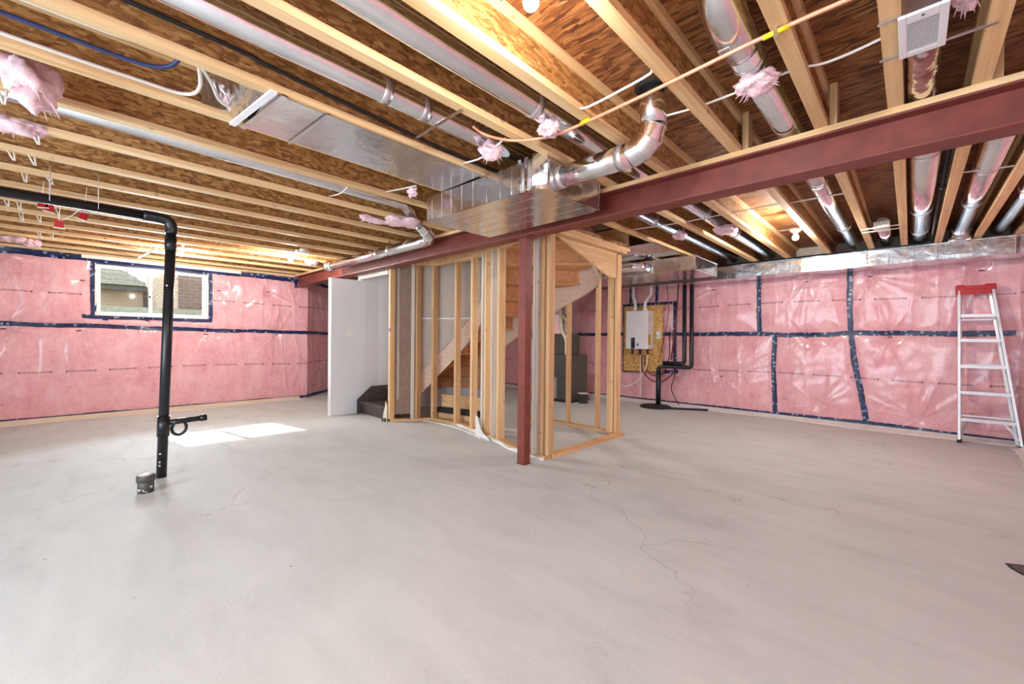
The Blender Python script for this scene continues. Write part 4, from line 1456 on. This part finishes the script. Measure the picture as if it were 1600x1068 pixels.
box('plug', -3.46, -3.42, 7.52, 7.55, 1.27, 1.31, M['label_w'], ot, 0.004)


def hose(name, label, pts, r, mat, cat='hose', curve=8, n=8):
    V, Fc = tube_data(smooth_path(pts, curve) if curve else pts, r, n)
    o = mesh(name, V, Fc, M[mat], None, True)
    return tag(o, label, cat)


hose('water_hose', 'white tube hanging straight from the heater to the wall base', [(-3.76, 7.50, 0.95), (-3.765, 7.52, 0.5), (-3.78, 7.55, 0.10)], 0.012, 'wirewhite')
hose('water_hose', 'white hose looping from the heater toward the corner stud', [(-3.60, 7.48, 0.95), (-3.62, 7.45, 0.70), (-3.78, 7.42, 0.42), (-4.05, 7.42, 0.30), (-4.35, 7.45, 0.42)], 0.013, 'wirewhite')
hose('pex_tube', 'dark red tube looping below the heater to the black pipe', [(-3.72, 7.47, 0.93), (-3.68, 7.43, 0.65), (-3.5, 7.40, 0.47), (-3.3, 7.42, 0.45), (-3.1, 7.5, 0.62)], 0.012, 'wirered')
hose('pex_tube', 'dark brown tube curving under the heater behind the white hose', [(-3.68, 7.50, 0.93), (-3.62, 7.46, 0.68), (-3.48, 7.44, 0.56), (-3.30, 7.48, 0.60), (-3.2, 7.52, 0.9), (-3.22, 7.55, 1.3)], 0.011, 'wirered')
hose('pex_tube', 'red tube running down the pink wall left of the black pipes', [(-3.07, 7.56, 2.2), (-3.08, 7.56, 1.9), (-3.13, 7.56, 1.3), (-3.19, 7.56, 0.85)], 0.013, 'wirered')
hose('cable', 'thin brown cable wandering down past the heater tape', [(-3.28, 7.57, 2.2), (-3.26, 7.57, 1.95), (-3.25, 7.57, 1.7), (-3.34, 7.57, 1.2), (-3.42, 7.56, 0.8)], 0.007, 'wirered', 'cable')
hose('cable', 'black cable curling down the wall beside the sump pipe', [(-3.12, 7.55, 0.72), (-3.10, 7.52, 0.55), (-3.15, 7.5, 0.35), (-3.08, 7.48, 0.18), (-2.98, 7.46, 0.05)], 0.008, 'dark', 'cable')

sump = thing('sump_pit', 'round black sump pit lid with riser pipes at the far wall', 'sump', (-3.32, 7.22, 0))
lathe('lid', [(0.27, 0.0), (0.27, 0.022), (0.24, 0.035), (0.05, 0.038), (0.0, 0.038)], (-3.32, 7.22, 0), M['dark'], sump, 36)
tube('riser', [(-3.33, 7.36, 0.03), (-3.33, 7.36, 0.66)], 0.045, M['black'], sump, 16)
tube('discharge_pipe', smooth_path([(-3.33, 7.36, 0.60), (-3.33, 7.36, 0.70), (-3.28, 7.37, 0.73), (-3.2, 7.38, 0.735)], 4) + [Vector((-2.80, 7.40, 0.735)), Vector((-2.765, 7.40, 0.75)), Vector((-2.755, 7.40, 0.79)), Vector((-2.765, 7.40, 2.19))], 0.035, M['black'], sump, 14)
tube('vent_pipe', [(-3.26, 7.40, 0.80), (-2.94, 7.40, 0.80), (-2.895, 7.40, 0.81), (-2.88, 7.40, 0.85), (-2.89, 7.40, 2.19)], 0.035, M['black'], sump, 14)
hose('floor_hose', 'black hose lying on the floor from the sump along the wall', [(-3.06, 7.15, 0.02), (-2.9, 7.25, 0.02), (-2.7, 7.38, 0.02), (-2.5, 7.48, 0.02)], 0.018, 'dark')

fn = thing('furnace', 'dark grey upright gas furnace seen between the stair studs', 'furnace', (-4.9, 6.75, 0))
box('cabinet', -5.25, -4.70, 6.52, 7.10, 0.02, 0.91, M['furnace'], fn, 0.008)
box('door_panel', -5.20, -4.75, 6.512, 6.522, 0.48, 0.88, M['furnace'], fn, 0.004)
box('lower_panel', -5.20, -4.75, 6.512, 6.522, 0.06, 0.45, M['furnace'], fn, 0.004)
box('trim_strip', -5.08, -5.02, 6.505, 6.514, 0.05, 0.46, M['furnace_lt'], fn, 0.002)
box('coil_cabinet', -5.25, -4.86, 6.60, 7.05, 0.91, 1.32, M['furnace'], fn, 0.006)
box('plenum', -5.22, -4.88, 6.63, 7.0, 1.32, 2.175, M['galv'], fn)
lathe('round_plug', [(0.03, 0), (0.03, 0.01), (0, 0.01)], (-5.14, 6.512, 0.60), M['dark'], fn, 14, (0, -1, 0))
box('base_pad', -5.30, -4.66, 6.46, 7.14, 0, 0.02, M['dark'], fn)
tube('intake_pipe', smooth_path([(-4.85, 6.58, 0.91), (-4.85, 6.58, 1.19), (-4.95, 6.58, 1.36), (-4.98, 6.58, 1.5), (-5.0, 6.58, 2.15)], 4), 0.032, M['cream'], fn, 14)
tube('side_pipe', [(-4.99, 6.58, 1.72), (-4.80, 6.60, 1.52)], 0.026, M['cream'], fn, 12)
bk = thing('paint_pail', 'low grey pail on the floor beside the furnace', 'pail', (-4.62, 6.62, 0))
lathe('body', [(0.09, 0), (0.10, 0.16), (0.104, 0.16), (0.104, 0.18), (0.0, 0.18)], (-4.50, 6.66, 0), M['iron'], bk, 20)
lathe('lid', [(0.106, 0), (0.106, 0.015), (0, 0.02)], (-4.50, 6.66, 0.18), M['label_w'], bk, 20)
tk = thing('storage_tank', 'pale bluish water tank standing behind the red post', 'tank', (-6.0, 6.9, 0))
lathe('shell', [(0.24, 0.25), (0.25, 0.28), (0.25, 1.35), (0.23, 1.43), (0.15, 1.49), (0, 1.51)], (-5.92, 6.95, 0), M['tank'], tk, 32)
lathe('stand', [(0.24, 0.0), (0.24, 0.26)], (-5.92, 6.95, 0), M['cream'], tk, 32)
tube('fill_line', [(-5.72, 6.76, 1.25), (-5.715, 6.755, 0.9), (-5.72, 6.76, 0.1)], 0.01, M['iron'], tk, 8)
tube('fill_line', smooth_path([(-5.86, 6.69, 1.35), (-5.80, 6.69, 1.22), (-5.72, 6.76, 1.2), (-5.66, 6.84, 1.3)], 5), 0.008, M['iron'], tk, 8)

# ------------------------------------------------------------------ step ladder leaning on the far wall
ld_ = thing('step_ladder', 'aluminium step ladder with red top leaning folded on the pink wall', 'ladder', (0.68, 7.45, 0))
LB, LT = Vector((0.437, 7.42, 0.03)), Vector((0.425, 7.545, 1.86))
RB, RTp = Vector((0.925, 7.44, 0.03)), Vector((0.70, 7.555, 1.86))
bar('front_rail', LB, LT, 0.026, 0.07, M['alu'], ld_, up=(0, -1, 0.06), bev=0.003)
bar('front_rail', RB, RTp, 0.026, 0.07, M['alu'], ld_, up=(0, -1, 0.06), bev=0.003)
for z in (0.30, 0.625, 0.94, 1.255, 1.555):
    k = (z - 0.03) / 1.83
    a, b = LB.lerp(LT, k), RB.lerp(RTp, k)
    s = bar('step', a + Vector((0.012, -0.012, 0)), b + Vector((-0.012, -0.012, 0)), 0.085, 0.006, M['alu'], ld_)
    bar('step_lip', a + Vector((0.012, -0.052, -0.016)), b + Vector((-0.012, -0.052, -0.016)), 0.004, 0.036, M['alu'], s)
bar('rear_rail', LB + Vector((0.02, 0.07, 0)), LT + Vector((0.012, 0.03, -0.05)), 0.022, 0.03, M['alu'], ld_)
bar('rear_rail', RB + Vector((-0.02, 0.07, 0)), RTp + Vector((-0.012, 0.03, -0.05)), 0.022, 0.03, M['alu'], ld_)
for k in (0.16, 0.5, 0.8):
    bar('rear_rung', LB.lerp(LT, k) + Vector((0.02, 0.06, 0)), RB.lerp(RTp, k) + Vector((-0.02, 0.06, 0)), 0.018, 0.02, M['alu'], ld_)
k = (0.30 - 0.03) / 1.83
a, b = LB.lerp(LT, k), RB.lerp(RTp, k)
for p0, p1 in ((LB + Vector((0.012, -0.03, 0.06)), a.lerp(b, 0.22) + Vector((0, -0.03, -0.02))), (LB + Vector((0.012, 0.03, 0.09)), a.lerp(b, 0.20) + Vector((0, 0.03, -0.02))),
               (RB + Vector((-0.012, -0.03, 0.06)), a.lerp(b, 0.76) + Vector((0, -0.03, -0.02))), (RB + Vector((-0.012, 0.03, 0.10)), a.lerp(b, 0.78) + Vector((0, 0.03, -0.02)))):
    bar('knee_brace', p0, p1, 0.016, 0.008, M['alu'], ld_)
k = (1.555 - 0.03) / 1.83
a, b = LB.lerp(LT, k), RB.lerp(RTp, k)
bar('knee_brace', a + Vector((0.012, -0.03, -0.08)), a.lerp(b, 0.2) + Vector((0, -0.03, -0.01)), 0.014, 0.006, M['alu'], ld_)
bar('knee_brace', b + Vector((-0.012, -0.03, -0.08)), a.lerp(b, 0.8) + Vector((0, -0.03, -0.01)), 0.014, 0.006, M['alu'], ld_)
for p in (LB, RB):
    bar('foot', p + Vector((-0.004, -0.045, -0.012)), p + Vector((0.012, 0.05, -0.012)), 0.034, 0.036, M['dark'], ld_, bev=0.004)
top = box('top_cap', 0.395, 0.725, 7.485, 7.63, 1.855, 1.905, M['redcap'], ld_, 0.010)
box('cap_apron', 0.43, 0.69, 7.478, 7.492, 1.80, 1.865, M['redcap'], ld_, 0.004)
for x0_, x1_ in ((0.398, 0.47), (0.63, 0.722)):
    box('cap_lug', x0_, x1_, 7.49, 7.625, 1.90, 1.918, M['redcap'], ld_, 0.006)
box('cap_ear', 0.393, 0.412, 7.472, 7.52, 1.80, 1.86, M['redcap'], ld_, 0.005)
pr = RB.lerp(RTp, 0.78)
box('rail_sticker', pr.x - 0.008, pr.x + 0.008, pr.y - 0.039, pr.y - 0.036, pr.z - 0.07, pr.z + 0.05, M['label_w'], ld_)

# ------------------------------------------------------------------ lights
def lamp(label, x, y, zc, bm='bulb', r=0.030):
    t = thing('bulb_fixture', label, 'light', (x, y, ZJ))
    lathe('box_plate', [(0.055, 0), (0.055, 0.012), (0.045, 0.014)], (x, y, zc + 0.085), M['galv'], t, 20)
    lathe('lampholder', [(0.022, 0.0), (0.026, 0.012), (0.05, 0.022), (0.054, 0.032), (0.05, 0.036)], (x, y, zc + 0.05), M['ceramic'], t, 24)
    prof = []
    for k in range(13):
        a = math.pi * k / 12
        prof.append((max(0.0005, r * math.sin(a)), -r * math.cos(a)))
    lathe('bulb', prof, (x, y, zc), M[bm], t, 16)
    lathe('bulb_neck', [(0.016, r * 0.8), (0.0145, 0.055)], (x, y, zc), M['ceramic'], t, 14)
    tube('lead_wire', [(x + 0.03, y, zc + 0.10), (x + 0.055, y + 0.02, zc + 0.125), (x + 0.03, y + 0.05, zc + 0.14), (x - 0.02, y + 0.04, zc + 0.16), (x - 0.03, y + 0.02, zc + 0.19)], 0.0045, M['wirewhite'], t, 6, None, 5)
    bar('mount_bar', (x - 0.16, y, zc + 0.103), (x + 0.16, y, zc + 0.103), 0.025, 0.010, M['galv'], t)
    return t


lamp('lit bare bulb at the top edge, over the middle of the room', -0.965, 1.085, 2.372, r=0.028)
lamp('lit bare bulb near the beam end beside the round junction box', -6.62, 2.16, 2.345, 'bulb_strong')
lamp('lit bare bulb in front of the window wall behind the drain pipe', -7.35, 0.985, 2.345, 'bulb_strong')
lamp('lit bare bulb beyond the beam, near the far trunk duct', -0.93, 5.48, 2.355, 'bulb_far')
lamp('added unseen fill bulb over the furnace behind the stair', -4.3, 5.35, 2.33)  # unseen bulb, added to light the space behind the stair
lamp('added unseen fill bulb at the near end of the room', -0.15, -0.9, 2.35)  # invented bulb near the camera, brightens the floor on the right
ob = thing('junction_box', 'round metal junction box under the joists beside a lit bulb', 'junction box', (-6.0, 2.12, 2.4))
lathe('can', [(0.085, 0), (0.09, 0.004), (0.09, 0.05), (0.085, 0.055)], (-6.02, 2.12, 2.36), M['galv'], ob, 24)
lathe('cover', [(0.0, -0.004), (0.088, -0.004), (0.088, 0.0)], (-6.02, 2.12, 2.36), M['white'], ob, 24)

# ------------------------------------------------------------------ copper-coloured pipe and cables under the joists
cp = thing('copper_pipe', 'thin copper pipe with yellow tape bands crossing under the joists', 'pipe', (-1, 1.9, 2.4))
PP = smooth_path([(-1.87, 1.60, 2.45), (-1.83, 1.67, 2.41), (-1.75, 1.80, 2.398), (-1.62, 1.89, 2.398), (-1.46, 1.93, 2.398), (-0.98, 1.912, 2.40), (-0.39, 1.868, 2.403), (0.0, 1.87, 2.404), (0.95, 1.88, 2.404)], 6)
tube('line', PP, 0.0085, M['copper'], cp, 10)
for xa, xb in ((-1.335, -1.27), (-0.435, -0.345)):
    ya = 1.925 if xa < -1 else 1.871
    tube('tape_band', [(xa, ya, 2.401), (xb, ya - 0.003, 2.402)], 0.0102, M['yellow'], cp, 10)
bar('pipe_clip', (-0.39, 1.857, 2.404), (-0.39, 1.883, 2.404), 0.012, 0.024, M['galv_b'], cp)
hose('cable', 'short white cable from joist web to the duct collar', [(-1.30, 1.84, 2.45), (-1.22, 1.83, 2.412), (-0.90, 1.80, 2.412), (-0.86, 1.80, 2.43)], 0.006, 'wirewhite', 'cable', 4)
hose('cable', 'long white cable through the joists along the red beam', [(-1.02, 2.29, 2.47), (-0.86, 2.29, 2.455), (-0.70, 2.285, 2.45), (-0.41, 2.28, 2.455), (-0.28, 2.31, 2.45), (-0.10, 2.28, 2.45), (0.1, 2.28, 2.5)], 0.006, 'wirewhite', 'cable', 4)
hose('cable', 'white cable through the holes beyond the beam, nearest the stair', [(-2.30, 4.35, 2.46), (-1.78, 4.40, 2.45), (-1.35, 4.42, 2.46), (-0.86, 4.45, 2.47)], 0.006, 'wirewhite', 'cable', 4)
hose('cable', 'white cable under the far duct between bulb and grille bay', [(-0.80, 4.42, 2.45), (-0.40, 4.40, 2.44)], 0.007, 'wirewhite', 'cable', 0)
hose('cable', 'white cable across the bays above the ladder', [(0.22, 4.45, 2.45), (0.50, 4.50, 2.44), (0.85, 4.52, 2.44)], 0.006, 'wirewhite', 'cable', 3)
hose('cable', 'black cable sagging along the joist web above the sheet-metal panning', [(-2.29, YR, 2.55), (-2.285, 0.23, 2.545), (-2.283, 0.6, 2.53), (-2.283, 1.13, 2.50), (-2.283, 1.73, 2.475), (-2.283, 2.3, 2.48)], 0.010, 'dark', 'cable', 6)
hose('cable', 'navy blue cable in the joist bay at upper left', [(-2.57, -2.0, 2.47), (-2.57, -0.22, 2.455), (-2.57, 0.1, 2.45), (-2.55, 0.24, 2.452), (-2.50, 0.31, 2.48), (-2.42, 0.33, 2.54)], 0.010, 'wireblue', 'cable', 5)
hose('cable', 'white cable along the joist below the blue cable', [(-2.74, -2.0, 2.47), (-2.735, -0.2, 2.45), (-2.735, 0.2, 2.45), (-2.72, 0.37, 2.45), (-2.62, 0.42, 2.46), (-2.52, 0.40, 2.53), (-2.5, 0.38, 2.6)], 0.009, 'wirewhite', 'cable', 5)
hose('cable', 'white cable above the blue cable at upper left', [(-2.50, -2.0, 2.52), (-2.50, -0.2, 2.50), (-2.48, 0.15, 2.495), (-2.44, 0.26, 2.49), (-2.42, 0.30, 2.53)], 0.007, 'wirewhite', 'cable', 5)
hose('cable', 'white cable bending up by the open end of the panned bay', [(-2.45, 0.35, 2.58), (-2.47, 0.40, 2.5), (-2.55, 0.46, 2.47), (-2.68, 0.52, 2.46), (-2.73, 0.62, 2.46)], 0.008, 'wirewhite', 'cable', 5)
hose('cable', 'white cable stub poking under the joists left of the duct box', [(-3.80, 1.55, 2.47), (-3.55, 1.55, 2.44), (-3.33, 1.52, 2.44)], 0.006, 'wirewhite', 'cable', 4)
hose('cable', 'white cable dipping between joists just left of the duct box', [(-3.28, 1.80, 2.45), (-3.05, 1.83, 2.43), (-2.86, 1.86, 2.42)], 0.006, 'wirewhite', 'cable', 4)
st1 = tag(bar('strut_bar', (-2.16, 1.405, ZJ - 0.004), (-1.72, 1.395, ZJ - 0.004), 0.022, 0.006, M['galv_b']), 'flat steel strap crossing under the two round ducts', 'strap')
tag(tube('air_line', [(-8.55, 0.62, 2.395), (-7.40, 0.73, 2.395)], 0.012, M['white'], None, 8), 'white rod crossing the joists in front of the window', 'rod')

# dangling white cable staples under the left joists
HG = [(-4.31, -0.33), (-4.31, -0.24), (-4.80, -0.30), (-4.80, -0.18), (-5.88, -0.47), (-5.88, -0.40), (-6.40, -0.42), (-6.40, -0.30), (-7.43, -0.35), (-7.43, -0.25), (-3.26, -0.28), (-3.78, -0.20)]
rg = random.Random(3)
for i, (x, y) in enumerate(HG):
    t = thing('dangling_tie', 'white plastic tie dangling under a joist at upper left', 'cable tie', (x, y, ZJ), 'white ties dangling under the left joists')
    L = rg.uniform(0.05, 0.085)
    dy = rg.uniform(0.015, 0.035)
    tube('strand', [(x, y, ZJ), (x + 0.004, y + dy, ZJ - L)], 0.005, M['wirewhite'], t, 6)
    tube('strand', [(x, y + 0.028, ZJ), (x + 0.004, y + dy + 0.006, ZJ - L)], 0.005, M['wirewhite'], t, 6)

# red tags on strings
for (y, z, lab, tilt) in ((-0.20, 2.215, 'red card tag hanging on the drain pipe, largest and leftmost', 0.1), (-0.163, 2.19, 'small red card tag tucked against the leftmost tag', -0.2),
                          (-0.113, 2.075, 'lowest red card tag hanging by its two strings', 0.0), (0.031, 2.232, 'upper red card tag on the string nearest the elbow', 0.1), (0.022, 2.165, 'red card tag slanting below the upper tag', -0.35)):
    x = -4.85
    t = thing('red_tag', lab, 'tag', (x, y, z), 'red tags on the drain pipe')
    ca, sa = math.cos(tilt), math.sin(tilt)
    def rp(a, b): return (x, y + a * ca - b * sa, z + a * sa + b * ca)
    prism('card', [rp(-0.026, -0.028), rp(0.030, -0.028), rp(0.022, 0.028), rp(-0.022, 0.028)], (-0.004, 0, 0), (0.004, 0, 0), M['redcap'], t)
    prism('white_edge', [rp(-0.030, -0.036), rp(0.036, -0.036), rp(0.032, -0.027), rp(-0.027, -0.027)], (-0.006, 0, 0), (0.006, 0, 0), M['wirewhite'], t)
    tube('string', [(x, y, z + 0.028), (x + 0.06, y + 0.01, min(2.40, z + 0.16))], 0.0025, M['wirewhite'], t, 6)
hose('string', 'thin white string strung between the hanging red tags', [(-4.84, -0.14, 2.22), (-4.85, -0.115, 2.15), (-4.85, -0.108, 2.105), (-4.85, -0.06, 2.14), (-4.84, -0.01, 2.20), (-4.80, 0.02, 2.26)], 0.003, 'wirewhite', 'string')


# ------------------------------------------------------------------ tufts of pink glass wool
def tuft(label, c, size, seed, strands=6):
    t = thing('insulation_tuft', label, 'insulation', c, 'pink insulation tufts')
    bm = bmesh.new()
    bmesh.ops.create_icosphere(bm, subdivisions=4, radius=1.0)
    for v in bm.verts:
        p = v.co.copy()
        q = p * 1.5 + Vector((seed * 3.1, seed * 1.7, 0))
        d = 1 + 0.55 * mnoise.noise(q) + 0.34 * abs(mnoise.noise(q * 2.2)) + 0.16 * abs(mnoise.noise(q * 5.1)) + 0.07 * mnoise.noise(q * 12.0)
        d = max(0.25, d)
        v.co = Vector((p.x * size[0] * d, p.y * size[1] * d, p.z * size[2] * d)) + Vector(c)
    me = bpy.data.meshes.new('wad')
    bm.to_mesh(me)
    bm.free()
    me.polygons.foreach_set('use_smooth', [True] * len(me.polygons))
    link_obj('wad', me, M['wool'], t)
    r = random.Random(seed)
    for _ in range(strands * 2):
        a = r.uniform(0, 6.28)
        p0 = Vector(c) + Vector((math.cos(a) * size[0] * 0.5, math.sin(a) * size[1] * 0.5, -size[2] * 0.3))
        p1 = p0 + Vector((math.cos(a) * size[0] * 0.7, math.sin(a) * size[1] * 0.7, -size[2] * r.uniform(0.3, 1.1)))
        tube('strand', [p0, p0.lerp(p1, 0.5) + Vector((0, 0, 0.004)), p1], 0.004, M['wool'], t, 5, [0.007, 0.0035, 0.0008])
    return t


tuft('pink wool tuft where a cable meets the round duct above the duct box', (-1.96, 1.83, 2.405), (0.065, 0.06, 0.045), 1)
hose('cable', 'white cable stub through the pink tuft above the duct box', [(-2.28, 1.86, 2.43), (-2.05, 1.84, 2.40), (-1.80, 1.80, 2.43)], 0.006, 'wirewhite', 'cable', 4)
tuft('pink wool tuft under the copper pipe bend', (-1.51, 1.87, 2.415), (0.055, 0.05, 0.04), 2)
tuft('large pink wool tuft wrapped on the barcode duct', (-0.53, 2.19, 2.405), (0.075, 0.07, 0.035), 3, 10)
tuft('small pink wool tuft at the left edge of the duct box', (-2.95, 1.88, 2.395), (0.04, 0.03, 0.035), 4)
tuft('pink wool tuft in the first bay beyond the beam by the stair', (-1.93, 4.80, 2.42), (0.06, 0.08, 0.045), 5)
tuft('ragged pink wool tuft on the second duct beyond the beam', (-1.47, 4.90, 2.42), (0.10, 0.11, 0.04), 6, 8)
tuft('pale wool tuft hanging by the bulb near the beam end', (-6.95, 2.58, 2.40), (0.10, 0.07, 0.035), 7)
tuft('huge pink wool clump at the upper left corner', (-3.08, -0.17, 2.43), (0.09, 0.085, 0.11), 8, 10)
tuft('pink wool scrap hanging below the huge clump', (-3.80, -0.27, 2.42), (0.08, 0.12, 0.035), 9)
tuft('pink wool draped over the duct elbow beside the beam', (-3.80, 2.32, 2.405), (0.13, 0.16, 0.035), 10, 8)
tuft('pink wool strip trailing from the draped elbow wool', (-3.95, 2.06, 2.40), (0.05, 0.12, 0.03), 11, 8)
tuft('pink wool tuft at the wall top, at the very left edge', (-7.95, -0.56, 2.37), (0.10, 0.09, 0.04), 12)
tuft('whitish pink wool tuft over the blue tape at left', (-8.05, -0.42, 2.365), (0.09, 0.07, 0.05), 13, 8)
tuft('pink wool tuft behind the white grille rail', (0.135, 2.18, 2.46), (0.035, 0.09, 0.04), 14)
hose('cable', 'grey cable loop behind the white grille', [(0.12, 2.0, 2.52), (0.13, 2.06, 2.45), (0.17, 2.1, 2.44), (0.20, 2.08, 2.5)], 0.007, 'wirewhite', 'cable', 5)

wo = thing('wall_outlet', 'beige outlet box in a brown frame on the wall beside the white partition', 'outlet', (-9.4, 3.9, 1.3))
pc0 = A0 + dA * 1.08 + nA * 0.07
for a, b, c, d in ((-0.09, -0.07, -0.14, 0.14), (0.07, 0.09, -0.14, 0.14), (-0.09, 0.09, 0.14, 0.165)):
    prism('frame_strip', [pc0 + dA * a + Vector((0, 0, 1.34 + c)), pc0 + dA * b + Vector((0, 0, 1.34 + c)), pc0 + dA * b + Vector((0, 0, 1.34 + d)), pc0 + dA * a + Vector((0, 0, 1.34 + d))], nA * 0, nA * 0.02, M['wirered'], wo)
prism('box_face', [pc0 + dA * -0.07 + Vector((0, 0, 1.20)), pc0 + dA * 0.07 + Vector((0, 0, 1.20)), pc0 + dA * 0.07 + Vector((0, 0, 1.48)), pc0 + dA * -0.07 + Vector((0, 0, 1.48))], nA * 0, nA * 0.012, M['cream'], wo)
